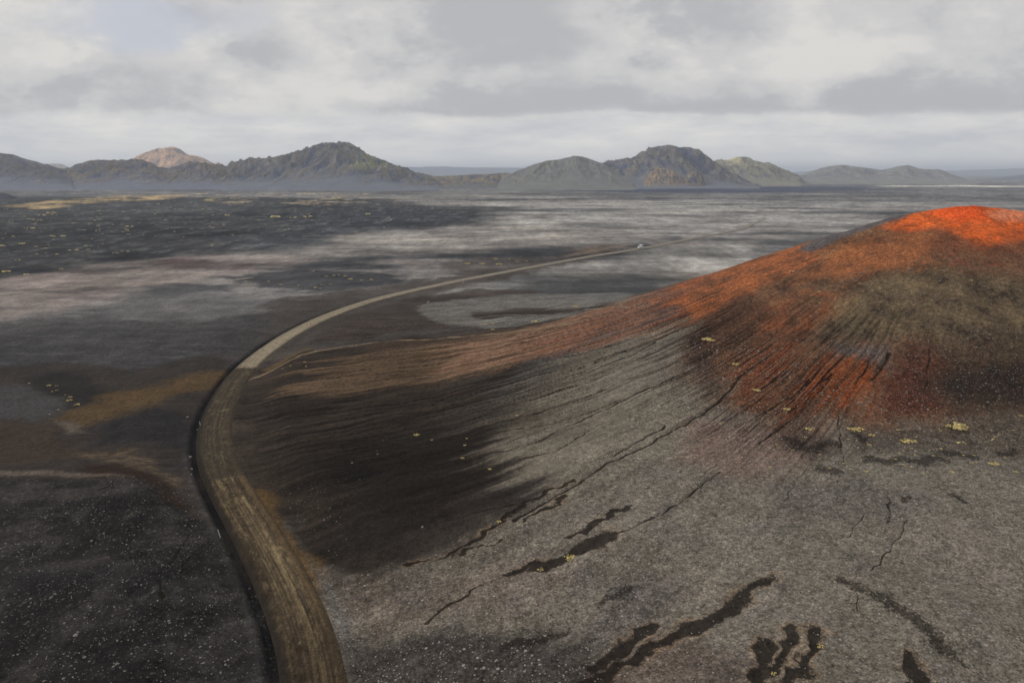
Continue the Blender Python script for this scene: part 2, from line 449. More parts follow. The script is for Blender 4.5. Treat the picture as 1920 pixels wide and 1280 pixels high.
# ------------------------------------------------------------------ terrain: ground colour, with cloud shade painted in at places
KL = 0.80        # light reaching a level surface: photograph value / albedo
def A(c): return s2l(c) / KL
P_HILL = [False]
class Paint:
    def __init__(s, x, y, m):
        s.x, s.y, s.m = x, y, m
        s.c = np.zeros((len(x), 3)); s.wa = fbm(x, y, 14, 4, 61, 0.6); s.wb = fbm(x, y, 14, 4, 62, 0.6)
        ph, d = m['ph'], m['d']; s.rn = gnoise(ph * .8, d * .015, 65) + .6 * gnoise(ph * 2.2, d * .02, 66) + .3 * gnoise(ph * 5, d * .03, 67)
        s.ux = (x - CX) / np.maximum(d, 1); s.uy = (y - CY) / np.maximum(d, 1)
        s.fa = fbm(x, y, 160, 5, 63, 0.6); s.fb = fbm(x, y, 160, 5, 64, 0.6)
    def mix(s, color, a):
        a = np.clip(a, 0, 1)[:, None]; s.c = s.c * (1 - a) + np.asarray(color) * a
    def area(s, px, color, a=1.0, soft=4.0, warp=6.0, far=False, tex=None, rad=0.0):
        pts = np.array([WH(*p) for p in px]) if P_HILL[0] else WP(px)
        fa, fb = (s.fa, s.fb) if far else (s.wa, s.wb)
        sd_ = polysd(s.x + fa * warp + s.rn * s.ux * rad, s.y + fb * warp + s.rn * s.uy * rad, pts, soft * 2.5)
        k = ss(soft, -soft, sd_)
        if tex is not None: k = k * tex
        s.mix(A(color), k * a); return k

def paint(x, y, m):
    P = Paint(x, y, m); r, ph, d = m['r'], m['ph'], m['d']
    # ---- the plain, near to far
    t1 = fbm(x * .5, y, 190, 6, 71, 0.62); t2 = fbm(x * .45, y, 62, 6, 72, 0.65); t3 = fbm(x, y, 900, 4, 73)
    P.mix(A((112, 109, 107)), np.ones(len(x)))
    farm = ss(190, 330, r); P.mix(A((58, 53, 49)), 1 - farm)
    rightside = ss(10, 40, x) * ss(250, 215, d) * ss(-60, -20, y); P.mix(A((98, 92, 84)), rightside)
    P.mix(A((84, 66, 52)), ss(92, 74, d)); P.mix(A((150, 76, 44)), ss(48, 30, d) * ss(-.25, .2, P.wa)); P.mix(A((196, 84, 42)), ss(30, 16, d))
    P.mix(A((152, 149, 144)), ss(-0.15, 0.35, t1 + 0.5 * t2) * 0.85 * farm)
    P.mix(A((54, 56, 60)), ss(0.0, 0.38, -t1 - 0.6 * t2) * 0.95)
    P.mix(A((110, 88, 82)), ss(0.25, 0.6, t2 - 0.4 * t1) * 0.5)
    # far grey flats toward the mountains
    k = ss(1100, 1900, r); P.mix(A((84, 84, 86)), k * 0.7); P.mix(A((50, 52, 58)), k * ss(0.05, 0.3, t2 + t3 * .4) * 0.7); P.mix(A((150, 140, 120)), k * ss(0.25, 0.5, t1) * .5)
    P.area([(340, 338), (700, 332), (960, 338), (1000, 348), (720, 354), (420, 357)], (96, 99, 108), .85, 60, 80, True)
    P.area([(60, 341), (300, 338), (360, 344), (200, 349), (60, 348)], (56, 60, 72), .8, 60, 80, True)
    P.area([(940, 350), (1200, 350), (1620, 350), (1640, 356), (1500, 361), (1200, 362), (1000, 355)], (48, 54, 72), .9, 60, 60, True)  # cloud shadow across the far plain, painted as a dark blue band
    P.area([(1180, 340), (1240, 342), (1290, 350), (1200, 352)], (150, 148, 142), .6, 60, 60, True)
    P.area([(1660, 347.5), (2100, 348.5), (2100, 351), (1660, 350)], (196, 192, 180), .9, 50, 10, True)
    # dark lava plain on the far left
    P.area([(-300, 372), (300, 368), (700, 372), (900, 390), (960, 410), (860, 425), (700, 432), (560, 462), (420, 478), (300, 490), (200, 505), (60, 522), (-300, 530)],
           (22, 24, 31), .9, 60, 90, True)
    P.area([(520, 402), (760, 392), (900, 408), (820, 430), (640, 436)], (40, 42, 50), .8, 40, 60, True)
    P.area([(430, 440), (560, 425), (700, 432), (560, 462), (440, 470)], (62, 66, 72), .6, 20, 50, True)
    rough_l = fbm(x, y * .3, 16, 4, 175, .7); rough_s = fbm(x, y * .35, 6, 3, 176, .7)
    lav = P.area([(-300, 372), (900, 372), (960, 410), (560, 462), (200, 505), (-300, 530)], (88, 88, 88), .5, 40, 50, True, tex=ss(.08, .45, rough_l + .5 * rough_s))
    P.area([(-300, 372), (900, 372), (960, 410), (560, 462), (200, 505), (-300, 530)], (22, 23, 28), .6, 40, 50, True, tex=ss(.08, .45, -rough_l + .5 * rough_s))
    lav = P.area([(-300, 372), (900, 372), (960, 410), (560, 462), (200, 505), (-300, 530)], (90, 92, 88), .38, 40, 50, True, tex=ss(0.0, 0.4, fbm(x, y, 24, 4, 75, .65)))
    # ochre moss belts on the lava, far left
    mt = ss(0.05, 0.3, fbm(x, y, 70, 5, 76, .65))
    P.area([(10, 388), (60, 378), (130, 374), (230, 366), (350, 364), (340, 372), (230, 378), (120, 386), (60, 392)], (176, 152, 108), 1, 14, 50, True, tex=mt * .5 + .5 * ss(-.25, .1, fbm(x, y, 70, 5, 76, .65)))
    P.area([(350, 362), (700, 362), (760, 372), (700, 384), (500, 384), (400, 378)], (150, 136, 110), .9, 30, 50, True, tex=mt)
    P.area([(700, 366), (1100, 360), (1150, 376), (900, 384), (720, 380)], (128, 122, 108), .6, 30, 50, True, tex=mt)
    # pale sheets in the middle distance
    P.area([(560, 470), (640, 440), (800, 436), (950, 425), (1100, 430), (1250, 432), (1180, 452), (980, 462), (880, 474), (700, 486), (560, 490)], (138, 132, 126), .75, 22, 50, True, tex=.45 + .55 * ss(-.25, .2, t2))
    P.area([(960, 385), (1500, 375), (1700, 380), (1600, 425), (1300, 440), (1050, 432)], (136, 134, 131), .7, 50, 80, True, tex=.4 + .6 * ss(-.25, .2, t2))
    P.area([(-100, 540), (0, 520), (200, 495), (350, 478), (520, 478), (600, 490), (480, 515), (360, 530), (200, 560), (0, 590), (-100, 600)], (128, 118, 113), .85, 9, 26, True, tex=.5 + .5 * ss(-.3, .15, t2))
    P.area([(240, 540), (450, 538), (560, 545), (560, 575), (400, 610), (200, 600)], (104, 102, 102), .6, 8, 12)
    P.area([(285, 492), (330, 485), (370, 486), (415, 492), (400, 503), (340, 505), (300, 500)], (88, 74, 74), .8, 5, 10)
    P.area([(420, 497), (470, 495), (470, 505), (430, 508)], (92, 78, 78), .6, 5, 8)
    P.area([(260, 535), (330, 530), (420, 535), (440, 545), (330, 550), (275, 548)], (66, 66, 68), .8, 4, 6)
    P.area([(1140, 465), (1300, 455), (1450, 450), (1480, 470), (1340, 480), (1200, 485)], (122, 120, 117), .6, 12, 20)
    P.area([(1420, 450), (1560, 440), (1560, 470), (1440, 480)], (70, 72, 74), .7, 10, 20)
    P.area([(1200, 512), (1500, 480), (1500, 520), (1250, 560), (1100, 560), (1000, 545)], (66, 67, 69), .7, 8, 14)
    P.area([(940, 545), (1000, 530), (1150, 525), (1250, 520), (1230, 545), (1000, 556)], (44, 44, 46), .75, 7, 12)
    P.area([(900, 505), (1250, 494), (1500, 472), (1500, 520), (1250, 565), (1000, 560), (900, 540)], (66, 67, 69), .55, 12, 18)
    # darker ground with yellow tussocks, left of the road
    P.area([(400, 520), (560, 505), (650, 510), (760, 515), (760, 530), (640, 548), (520, 545), (450, 530)], (52, 53, 57), .88, 5, 14)
    P.area([(820, 495), (900, 482), (1020, 482), (1100, 470), (1220, 462), (1120, 482), (1000, 500), (860, 515)], (66, 60, 58), .8, 6, 14)
    P.area([(1060, 470), (1120, 460), (1170, 462), (1110, 476)], (112, 96, 84), .6, 8, 10)
    # dark brown-grey shoulder either side of the road
    P.area([(520, 560), (700, 540), (900, 505), (980, 500), (1100, 488), (1000, 510), (860, 540), (700, 575), (560, 640), (460, 700), (400, 740), (330, 700), (420, 620)], (64, 58, 54), .85, 5, 14)
    P.area([(-100, 610), (100, 595), (350, 600), (520, 585), (480, 650), (380, 720), (250, 720), (0, 700), (-100, 690)], (56, 55, 56), .85, 8, 12)
    stre = fbm(x * .35, y, 3.2, 4, 77, .6)
    P.area([(-100, 600), (520, 585), (380, 700), (0, 700), (-100, 690)], (80, 79, 80), .5, 6, 8, tex=ss(0.0, .4, stre))
    P.area([(640, 590), (760, 560), (900, 540), (1000, 545), (1180, 560), (1100, 580), (900, 600), (760, 625), (620, 640), (560, 650)], (58, 50, 45), .9, 4, 10)
    P.area([(780, 575), (860, 560), (1000, 550), (1190, 548), (1170, 572), (1000, 575), (880, 585), (900, 600), (960, 592), (1100, 583), (960, 612), (820, 605)], (106, 104, 100), .85, 2.0, 5, tex=.55 + .45 * ss(-.3, .2, fbm(x * .5, y, 4, 4, 78, .6)))
    P.area([(880, 590), (1000, 580), (1170, 571), (1190, 577), (1000, 588), (900, 598)], (50, 43, 38), .9, 1.2, 3)
    # brown ground at left below the grey
    P.area([(-100, 690), (100, 680), (250, 690), (420, 660), (440, 700), (372, 790), (372, 900), (330, 930), (200, 885), (-100, 890)], (50, 45, 42), .92, 3.5, 8)
    P.area([(-100, 725), (60, 722), (90, 738), (150, 768), (80, 782), (-100, 788)], (64, 64, 65), .7, 2, 5)
    P.area([(60, 695), (150, 700), (220, 740), (150, 765), (100, 745), (60, 720)], (34, 32, 32), .8, 3, 5)
    P.area([(100, 785), (200, 742), (300, 715), (400, 690), (452, 680), (440, 705), (330, 745), (220, 780), (150, 795)], (80, 64, 43), .85, 3.5, 8)
    P.area([(-100, 790), (60, 785), (130, 820), (200, 850), (150, 862), (0, 862), (-100, 866)], (57, 48, 40), .8, 3, 8)
    P.area([(100, 790), (150, 792), (170, 808), (140, 812)], (92, 84, 74), .7, 1.5, 3)
    P.area([(170, 805), (240, 775), (330, 760), (370, 790), (366, 840), (300, 835), (200, 830)], (38, 37, 38), .85, 2.5, 5)
    P.area([(140, 850), (230, 842), (300, 858), (350, 890), (330, 890), (240, 868), (160, 865)], (98, 84, 66), .75, 1.4, 4, tex=.3 + .7 * ss(-.1, .3, fbm(x, y, 2.4, 4, 79, .6)))
    P.area([(150, 870), (240, 868), (320, 890), (372, 935), (330, 930), (260, 900), (170, 890)], (44, 33, 26), .9, 1.4, 3)
    P.area([(-100, 886), (60, 882), (150, 884), (250, 892), (200, 891), (80, 891), (-100, 892)], (96, 87, 78), .7, .8, 1.5)
    # black gravel, near left
    blk = P.area([(-200, 898), (60, 897), (160, 895), (290, 905), (375, 950), (420, 990), (470, 1060), (510, 1150), (530, 1300), (540, 1500), (-400, 1500), (-400, 900)], (34, 32, 32), .97, 1.2, 3)
    bt = fbm(x, y, 10, 4, 80, .6)
    P.mix(A((56, 53, 52)), blk * ss(-.1, .3, bt) * .85); P.mix(A((27, 25, 26)), blk * ss(.05, .4, -bt) * .8)
    P.area([(0, 1075), (180, 1060), (340, 1062), (320, 1085), (160, 1095), (0, 1110)], (27, 27, 30), .6, 2.5, 3)
    # ---- east of the road
    P.area([(470, 680), (560, 660), (700, 640), (900, 625), (1000, 640), (960, 720), (900, 800), (900, 900), (760, 1050), (600, 1060), (500, 960), (400, 900), (380, 820), (400, 740)], (48, 41, 35), .96, 3, 8)
    # foreground cinder
    foreg = P.area([(560, 1035), (640, 1052), (700, 1062), (800, 1058), (900, 1010), (1000, 930), (1100, 850), (1250, 700), (1300, 620), (1500, 640), (1930, 600), (2200, 900), (2200, 1500), (560, 1500), (640, 1200)], (104, 98, 89), .97, 2.0, 4)
    P.area([(600, 1055), (700, 1068), (860, 1080), (960, 1060), (900, 1140), (760, 1170), (690, 1190), (650, 1130)], (94, 84, 76), .7, 2, 3)
    P.area([(860, 1090), (1000, 1030), (1100, 1080), (1000, 1140), (900, 1180)], (100, 90, 82), .5, 2, 3)
    ft = fbm(x, y, 9, 4, 81, .6)
    P.mix(A((84, 80, 82)), foreg * ss(0, .35, ft) * .25); P.mix(A((112, 104, 94)), foreg * ss(.05, .4, -ft) * .5)
    P.area([(640, 1200), (760, 1180), (900, 1180), (1000, 1180), (1120, 1200), (1120, 1300), (640, 1400)], (52, 48, 46), .85, 3, 5)
    P.area([(1180, 1080), (1300, 1090), (1280, 1150), (1140, 1200), (1060, 1180)], (74, 68, 68), .6, 3, 4)
    P.area([(1430, 900), (1600, 890), (1750, 930), (1650, 990), (1450, 980)], (82, 76, 74), .5, 4, 5)
    P.area([(1700, 980), (1930, 950), (1930, 1090), (1780, 1110)], (112, 104, 97), .55, 4, 5)
    P.area([(1100, 1240), (1300, 1200), (1420, 1240), (1400, 1300), (1100, 1300)], (78, 66, 60), .6, 2, 3)
    # apron of the cone
    apr = P.area([(1330, 610), (1260, 590), (1120, 640), (1000, 690), (930, 740), (900, 800), (900, 880), (1000, 900), (1180, 880), (1300, 800), (1290, 690)], (108, 101, 90), .85, 4, 6, rad=9)
    P.area([(1180, 640), (1260, 640), (1290, 700), (1200, 740), (1080, 720)], (116, 110, 102), .5, 4, 4, rad=8)
    # hollow at the foot, its cloud shade painted as black ground
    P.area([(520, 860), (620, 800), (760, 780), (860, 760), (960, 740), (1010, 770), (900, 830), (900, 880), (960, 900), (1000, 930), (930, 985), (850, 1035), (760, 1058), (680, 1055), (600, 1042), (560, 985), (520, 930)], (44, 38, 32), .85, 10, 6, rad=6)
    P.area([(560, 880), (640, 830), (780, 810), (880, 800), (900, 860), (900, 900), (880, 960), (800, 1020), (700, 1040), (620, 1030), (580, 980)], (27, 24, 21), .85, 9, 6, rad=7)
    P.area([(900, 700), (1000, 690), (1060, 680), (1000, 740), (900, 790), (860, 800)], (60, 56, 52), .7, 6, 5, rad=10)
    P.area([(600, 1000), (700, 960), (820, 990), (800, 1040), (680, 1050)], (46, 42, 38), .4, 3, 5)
    # brown-tan fan under the ridge
    P_HILL[0] = True
    P.area([(560, 700), (640, 670), (760, 650), (900, 636), (1000, 628), (1000, 660), (900, 700), (760, 720), (620, 740), (540, 740)], (88, 72, 56), .85, 3, 6, rad=10)
    P.area([(860, 640), (960, 620), (1080, 590), (1180, 560), (1250, 560), (1160, 620), (1040, 660), (940, 690), (840, 690)], (126, 98, 80), .75, 3, 5, rad=14)
    P.area([(690, 645), (900, 622), (1000, 608), (960, 630), (800, 650), (690, 660)], (74, 60, 50), .6, 2, 3)
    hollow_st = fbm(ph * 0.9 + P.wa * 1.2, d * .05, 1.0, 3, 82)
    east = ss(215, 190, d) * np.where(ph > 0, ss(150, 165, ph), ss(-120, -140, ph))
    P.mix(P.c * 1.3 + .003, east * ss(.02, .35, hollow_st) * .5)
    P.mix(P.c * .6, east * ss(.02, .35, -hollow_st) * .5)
    # red streaks down the ridge
    rs = ss(.0, .3, gnoise(ph * .9 + P.wa * .9, d * .01, 83) + .5 * gnoise(ph * 2.1 + 3, d * .015, 84))
    P.area([(1090, 592), (1180, 560), (1300, 512), (1400, 478), (1460, 510), (1380, 590), (1250, 625), (1150, 640), (1040, 665), (1000, 650)], (134, 84, 60), .55, 3, 4, rad=14, tex=.25 + .75 * rs)
    # ---- the cone itself
    P.area([(1280, 560), (1400, 480), (1500, 445), (1620, 408), (1720, 392), (1830, 378), (1990, 385), (1990, 780), (1700, 800), (1560, 800), (1440, 800), (1360, 770), (1310, 720)], (98, 70, 52), .9, 5, 8)
    P.area([(1500, 560), (1600, 520), (1700, 500), (1990, 480), (1990, 690), (1760, 650), (1650, 640), (1560, 640), (1500, 600)], (88, 77, 61), .9, 5, 9)
    ct = fbm(x, y, 7, 5, 85, .65); cm = fbm(x, y, 2.2, 4, 86, .7)
    conem = ss(84, 70, d)
    P.mix(A((116, 100, 74)), conem * ss(.05, .4, ct) * .4)
    P.mix(A((52, 44, 38)), conem * ss(.0, .45, -ct + .5 * cm) * .75)
    P.area([(1330, 560), (1410, 545), (1440, 590), (1400, 640), (1330, 660), (1300, 610)], (56, 40, 33), .75, 2.5, 7, tex=.4 + .6 * ss(-.2, .2, ct))
    P.area([(1290, 600), (1330, 620), (1340, 720), (1350, 745), (1320, 740), (1295, 680)], (58, 46, 42), .7, 1.8, 3)
    P.area([(1240, 560), (1300, 515), (1400, 480), (1490, 455), (1540, 470), (1480, 520), (1420, 545), (1340, 580), (1290, 600)], (146, 84, 50), .8, 2, 4, rad=6, tex=.35 + .65 * ss(-.2, .2, ct + rs * .3 - .1))
    P.area([(1330, 680), (1400, 650), (1480, 640), (1600, 665), (1640, 700), (1650, 760), (1560, 775), (1470, 775), (1400, 760), (1360, 720)], (100, 56, 36), .9, 3, 6, rad=7, tex=.3 + .7 * ss(-.25, .25, gnoise(ph * 1.3 + P.wa, d * .02, 87) + .4 * cm))
    P.area([(1510, 720), (1560, 680), (1610, 665), (1640, 700), (1620, 740), (1560, 755)], (122, 64, 34), .78, 2, 4, rad=6, tex=.4 + .6 * ss(-.3, .2, gnoise(ph * 1.6 + P.wa, d * .02, 88)))
    P.area([(1430, 580), (1510, 540), (1580, 540), (1560, 600), (1500, 640), (1420, 640)], (118, 68, 44), .75, 3, 5, rad=4, tex=.3 + .7 * ss(-.2, .25, ct))
    P.area([(1650, 700), (1700, 660), (1760, 680), (1760, 770), (1660, 780)], (74, 40, 30), .8, 3, 5)
    P.area([(1740, 655), (1850, 650), (2060, 660), (2060, 790), (1900, 785), (1760, 770), (1730, 720)], (34, 30, 28), .88, 7, 8)
    P.area([(1560, 645), (1650, 650), (1660, 690), (1620, 670), (1570, 668)], (92, 88, 88), .7, 2, 3)
    P.area([(1560, 470), (1680, 430), (1760, 440), (1740, 490), (1640, 510), (1540, 520), (1490, 530)], (138, 84, 52), .8, 3, 5, rad=4, tex=.5 + .5 * ss(-.3, .2, ct))
    P.area([(1740, 450), (1850, 440), (1990, 470), (1990, 540), (1850, 520), (1760, 500)], (104, 62, 44), .7, 3, 5, tex=.4 + .6 * ss(-.2, .2, cm))
    P.area([(1650, 425), (1720, 404), (1800, 386), (1880, 388), (1990, 400), (1990, 425), (1900, 445), (1830, 450), (1760, 425), (1700, 430)], (200, 92, 38), .93, 3.0, 5, tex=.55 + .45 * ss(-.3, .15, cm + .5 * ct))
    P.area([(1790, 384), (1840, 386), (1850, 410), (1800, 420), (1750, 400)], (210, 76, 32), .6, 3, 4)
    P.area([(1850, 398), (1990, 402), (1990, 412), (1900, 415), (1860, 410)], (196, 130, 100), .6, 1.5, 2)
    P.area([(1500, 468), (1560, 440), (1640, 414), (1700, 402), (1700, 408), (1640, 424), (1570, 450), (1520, 474)], (80, 78, 80), .9, 1.0, 1.0)
    P.area([(1600, 800), (1990, 790), (1990, 860), (1700, 850), (1600, 850)], (66, 57, 50), .7, 3, 4)
    P.area([(1300, 790), (1440, 800), (1560, 800), (1500, 860), (1400, 900), (1280, 870)], (112, 88, 78), .55, 4, 5)
    P.area([(1440, 800), (1500, 790), (1560, 830), (1520, 860), (1460, 840)], (58, 48, 42), .6, 2, 3)
    P_HILL[0] = False
    # rills, gullies
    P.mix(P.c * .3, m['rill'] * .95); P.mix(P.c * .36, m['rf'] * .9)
    P.mix(A((120, 96, 70)), ss(.1, .8, m['rim'] - m['gd']) * .4 * ss(-.2, .25, P.wa))
    # tracks
    for px, w, c, a in (
        ([(468, 700), (520, 677), (560, 668), (600, 657), (650, 648), (700, 641), (800, 634), (900, 628), (1000, 618), (1100, 600)], .5, (128, 110, 88), .8),
        ([(500, 680), (540, 664), (575, 655)], 1.6, (88, 70, 46), .7),
        ([(-60, 556), (40, 547), (120, 541), (200, 532), (300, 528), (420, 527), (470, 520)], 1.5, (142, 132, 122), .8),
        ([(870, 596), (940, 590), (1080, 583), (1180, 573)], .5, (120, 116, 106), .6),
        ([(820, 606), (900, 600), (1000, 598), (1100, 590)], .5, (120, 116, 106), .4),
        ([(930, 568), (1000, 560), (1060, 555)], .6, (130, 128, 124), .6),
        ([(1205, 508), (1225, 509), (1245, 510)], .8, (26, 26, 28), .9),
        ([(1060, 480), (1120, 468), (1180, 459)], 3., (128, 112, 98), .5)):
        q, _, _ = linedist(x + P.wa * .8, y + P.wb * .8, smoothline(WP(px), 2), w * 4)
        P.mix(A(c), ss(w * 1.6, w * .5, q) * a)
    # road verges, ditch
    q, side = m['q'], m['side']
    P.mix(A((70, 62, 54)), ss(9, 5, q) * (side < 0) * ss(-.2, .3, P.wa) * .5 * ss(90, 140, r))
    P.mix(A((84, 64, 40)), P.area([(440, 885), (500, 888), (520, 905), (510, 930), (535, 985), (560, 1010), (610, 1040), (600, 1100), (560, 1080)], (84, 66, 42), .85, 1.2, 1.5) * 0)
    P.mix(A((86, 84, 84)), ss(1.3, .2, np.abs(q - 5.6)) * (side > 0) * .12 * ss(170, 120, r))
    P.mix(A((17, 16, 17)), ss(1.2, .5, np.abs(q - 4.1 + .35 * P.wa)) * (side > 0) * (.7 + .3 * ss(-.2, .2, P.wb)) * .95 * ss(330, 200, r))
    P.mix(A((96, 98, 98)), ss(1.0, .2, np.abs(q - 4.4)) * (side < 0) * .3 * ss(115, 95, r) * ss(-.3, .2, P.wb))
    # fine fall-line streaks on the apron and cone
    f1 = fbm(ph * 2.6 + P.wa * .8, d * .035, 1.0, 4, 93, .7); f2 = fbm(x, y, .8, 3, 94, .8)
    apron = ss(45, 80, d) * np.where(ph > 0, ss(140, 160, ph), ss(-118, -136, ph)) * ss(230, 190, d)
    P.c = P.c * np.clip(1 + (.28 * f1 * apron)[:, None], .35, 1.8)
    P.c = P.c * np.clip(1 + (.75 * f2 * ss(95, 78, d))[:, None], .3, 2.0)
    # grain
    gr = fbm(x, y, .9, 2, 90, .8)
    P.c = P.c * (1 + .35 * gr[:, None] * ss(500, 200, r)[:, None])
    mid = ss(180, 420, r)
    P.c = P.c * np.clip(1 + (mid * (.5 * rough_l + .35 * rough_s) * ss(9000, 2500, r))[:, None], .4, 1.9)
    t4 = fbm(x * .7, y * .8, 34, 5, 92, .7); P.c = P.c * np.clip(1 + (mid * .55 * t4)[:, None], .35, 1.9)
    P.c = P.c * (1 + .22 * ct[:, None]) * np.clip(1 + (.55 * mid * t2 + .5 * mid * t1 + .12 * t2)[:, None], .3, 2)
    fs = fbm(x * .4, y, 9, 5, 91, .65)
    P.c = P.c * np.clip(1 + (.45 * fs * ss(150, 260, r) * ss(1500, 500, r))[:, None], .4, 2)
    grav = np.clip(np.maximum(np.maximum(foreg, rightside * ss(.72, .85, x / np.maximum(y, 1))), blk * .3), 0, 1)
    grav = np.maximum(grav * np.where(conem > .5, .45, .85), conem * .3) * (1 - m['g']) * ss(260, 180, r)
    return np.clip(P.c, 0.003, .95), grav

# ------------------------------------------------------------------ mesh helpers
def grid_mesh(name, verts, nr, nc, mask=None, cols=None, grav=None, ext=None):
    idx = np.arange(nr * nc).reshape(nr, nc)
    f = np.stack([idx[:-1, :-1], idx[:-1, 1:], idx[1:, 1:], idx[1:, :-1]], -1).reshape(-1, 4)
    if mask is not None:
        f = f[mask.reshape(-1)]
        used = np.zeros(len(verts), bool); used[f] = True
        remap = np.cumsum(used) - 1; f = remap[f]; verts = verts[used]
        if cols is not None: cols = cols[used]
        if grav is not None: grav = grav[used]
        if ext: ext = {k: v[used] for k, v in ext.items()}
    me = mesh_np(name, verts, f, cols, grav)
    for k, v in (ext or {}).items():
        a = me.attributes.new(k, 'FLOAT', 'POINT'); a.data.foreach_set('value', np.asarray(v, np.float32))
    return me
def mesh_np(name, verts, faces, cols=None, grav=None, smooth=True):
    me = bpy.data.meshes.new(name)
    k = faces.shape[1]
    me.vertices.add(len(verts)); me.vertices.foreach_set('co', np.asarray(verts, np.float32).ravel())
    me.loops.add(faces.size); me.loops.foreach_set('vertex_index', faces.astype(np.int32).ravel())
    me.polygons.add(len(faces)); me.polygons.foreach_set('loop_start', np.arange(0, faces.size, k, dtype=np.int32))
    me.polygons.foreach_set('loop_total', np.full(len(faces), k, np.int32))
    me.polygons.foreach_set('use_smooth', np.full(len(faces), smooth))
    me.update(calc_edges=True)
    if cols is not None:
        a = me.attributes.new('soil', 'FLOAT_COLOR', 'POINT')
        c = np.ones((len(verts), 4), np.float32); c[:, :3] = cols; a.data.foreach_set('color', c.ravel())
    if grav is not None:
        a = me.attributes.new('gravel', 'FLOAT', 'POINT'); a.data.foreach_set('value', np.asarray(grav, np.float32))
    return me
def link(name, me, mat, parent=None):
    o = bpy.data.objects.new(name, me); scene.collection.objects.link(o)
    if mat is not None and me is not None and not me.materials: me.materials.append(mat)
    if parent is not None: o.parent = parent
    return o
def tag(o, label, cat, group=None, kind=None):
    o['label'] = label; o['category'] = cat
    if group: o['group'] = group
    if kind: o['kind'] = kind
    return o

# ------------------------------------------------------------------ materials
def soil_mat(name, speckle=True, bump=.5, bscale=1.0, far=False):
    m = bpy.data.materials.new(name); m.use_nodes = True
    t = m.node_tree; N.tree = t
    b = t.nodes['Principled BSDF']; b.inputs['Roughness'].default_value = .92
    b.inputs['Specular IOR Level'].default_value = .03
    at = t.nodes.new('ShaderNodeAttribute'); at.attribute_name = 'soil'
    ag = t.nodes.new('ShaderNodeAttribute'); ag.attribute_name = 'gravel'
    co = t.nodes.new('ShaderNodeTexCoord'); P = N(co.outputs['Object'])
    c = N(at.outputs['Color'])
    n1 = noise(P, (1.1 if not far else .02) * bscale, 8, .78 if not far else .8)
    n2 = noise(P, (3.6 if not far else .1) * bscale, 3, .6)
    vm = t.nodes.new('ShaderNodeVectorMath'); vm.operation = 'SCALE'
    t.links.new(c.s, vm.inputs[0])
    kk_ = N(ag.outputs['Fac']) * .85 + .15 if far else 1.0
    n0 = noise(P, (.3 if not far else .008) * bscale, 8, .75)
    fac = N.m('MAXIMUM', ((n1 - .5) * 2.0 + (n2 - .5) * 2.0 + (n0 - .5) * 1.1) * kk_ + 1.0, .15)
    t.links.new(fac.s, vm.inputs['Scale'])
    c2 = N(vm.outputs[0])
    if speckle:
        gm_ = N(ag.outputs['Fac']) * .8 + .2
        for sc, am_ in ((2.3, .5), (4.8, .72)):
            vc = t.nodes.new('ShaderNodeTexVoronoi'); vc.inputs['Scale'].default_value = sc; t.links.new(P.s, vc.inputs['Vector'])
            sc_ = t.nodes.new('ShaderNodeSeparateColor'); t.links.new(vc.outputs['Color'], sc_.inputs[0])
            v2 = t.nodes.new('ShaderNodeVectorMath'); v2.operation = 'SCALE'; t.links.new(c2.s, v2.inputs[0])
            t.links.new(((N(sc_.outputs[0]) - .5) * gm_ * am_ + 1.0).s, v2.inputs['Scale']); c2 = N(v2.outputs[0])
        for sc, rad, amt, k in ((1.3, .17, .85, 0.0), (2.7, .22, .75, 3.3)):
            vo = t.nodes.new('ShaderNodeTexVoronoi'); vo.inputs['Scale'].default_value = sc
            t.links.new(P.s, vo.inputs['Vector'])
            dd = N(vo.outputs['Distance'])
            se = t.nodes.new('ShaderNodeSeparateColor'); t.links.new(vo.outputs['Color'], se.inputs[0])
            rr = N(se.outputs[0]); gg = N(se.outputs[1])
            patchy = noise(P, .09, 3, .6).sstep(.35, .65)
            on = (dd - rr * rad * 1.6).sstep(0.02, -0.02) * N(ag.outputs['Fac']) * (gg + patchy * .5).sstep(.40, .75)
            c2 = mixc(on * amt, c2, mixc(rr, s2l((84, 79, 74)), s2l((172, 165, 156))))
            c2 = mixc((dd - rr * rad * 2.4).sstep(0.03, -0.03) * (on * -1 + 1) * N(ag.outputs['Fac']) * .35, c2, (.018, .016, .015))
    if speckle:
        a1_ = t.nodes.new('ShaderNodeAttribute'); a1_.attribute_name = 'stain'
        a2_ = t.nodes.new('ShaderNodeAttribute'); a2_.attribute_name = 'crumb'
        na = noise(P, 2.2, 8, .82); nb = noise(P, 2.4, 6, .8)
        st = (N(a1_.outputs['Fac']) + (na - .5) * 1.6).sstep(.38, .56)
        c2 = mixc(st * .88, c2, mixc(n1.sstep(.3, .7), (.006, .0045, .0038), (.020, .0145, .011)))
        cr = (N(a2_.outputs['Fac']) * .72 + (nb - .5) * 2.2).sstep(.42, .56)
        c2 = mixc(cr * .75, c2, (.016, .012, .010))
    t.links.new(c2.s, b.inputs['Base Color'])
    bu = t.nodes.new('ShaderNodeBump'); bu.inputs['Strength'].default_value = bump
    bu.inputs['Distance'].default_value = .25 if not far else 14.0
    t.links.new(((n1 + n2 * .5) * kk_).s, bu.inputs['Height']); t.links.new(bu.outputs[0], b.inputs['Normal'])
    return m
M_ground = soil_mat('volcanic_sand', bump=.85)
M_road = soil_mat('dirt_road', False, .35, 1.6)
M_mount = soil_mat('mountain_rock', False, .9, 1.0, True)

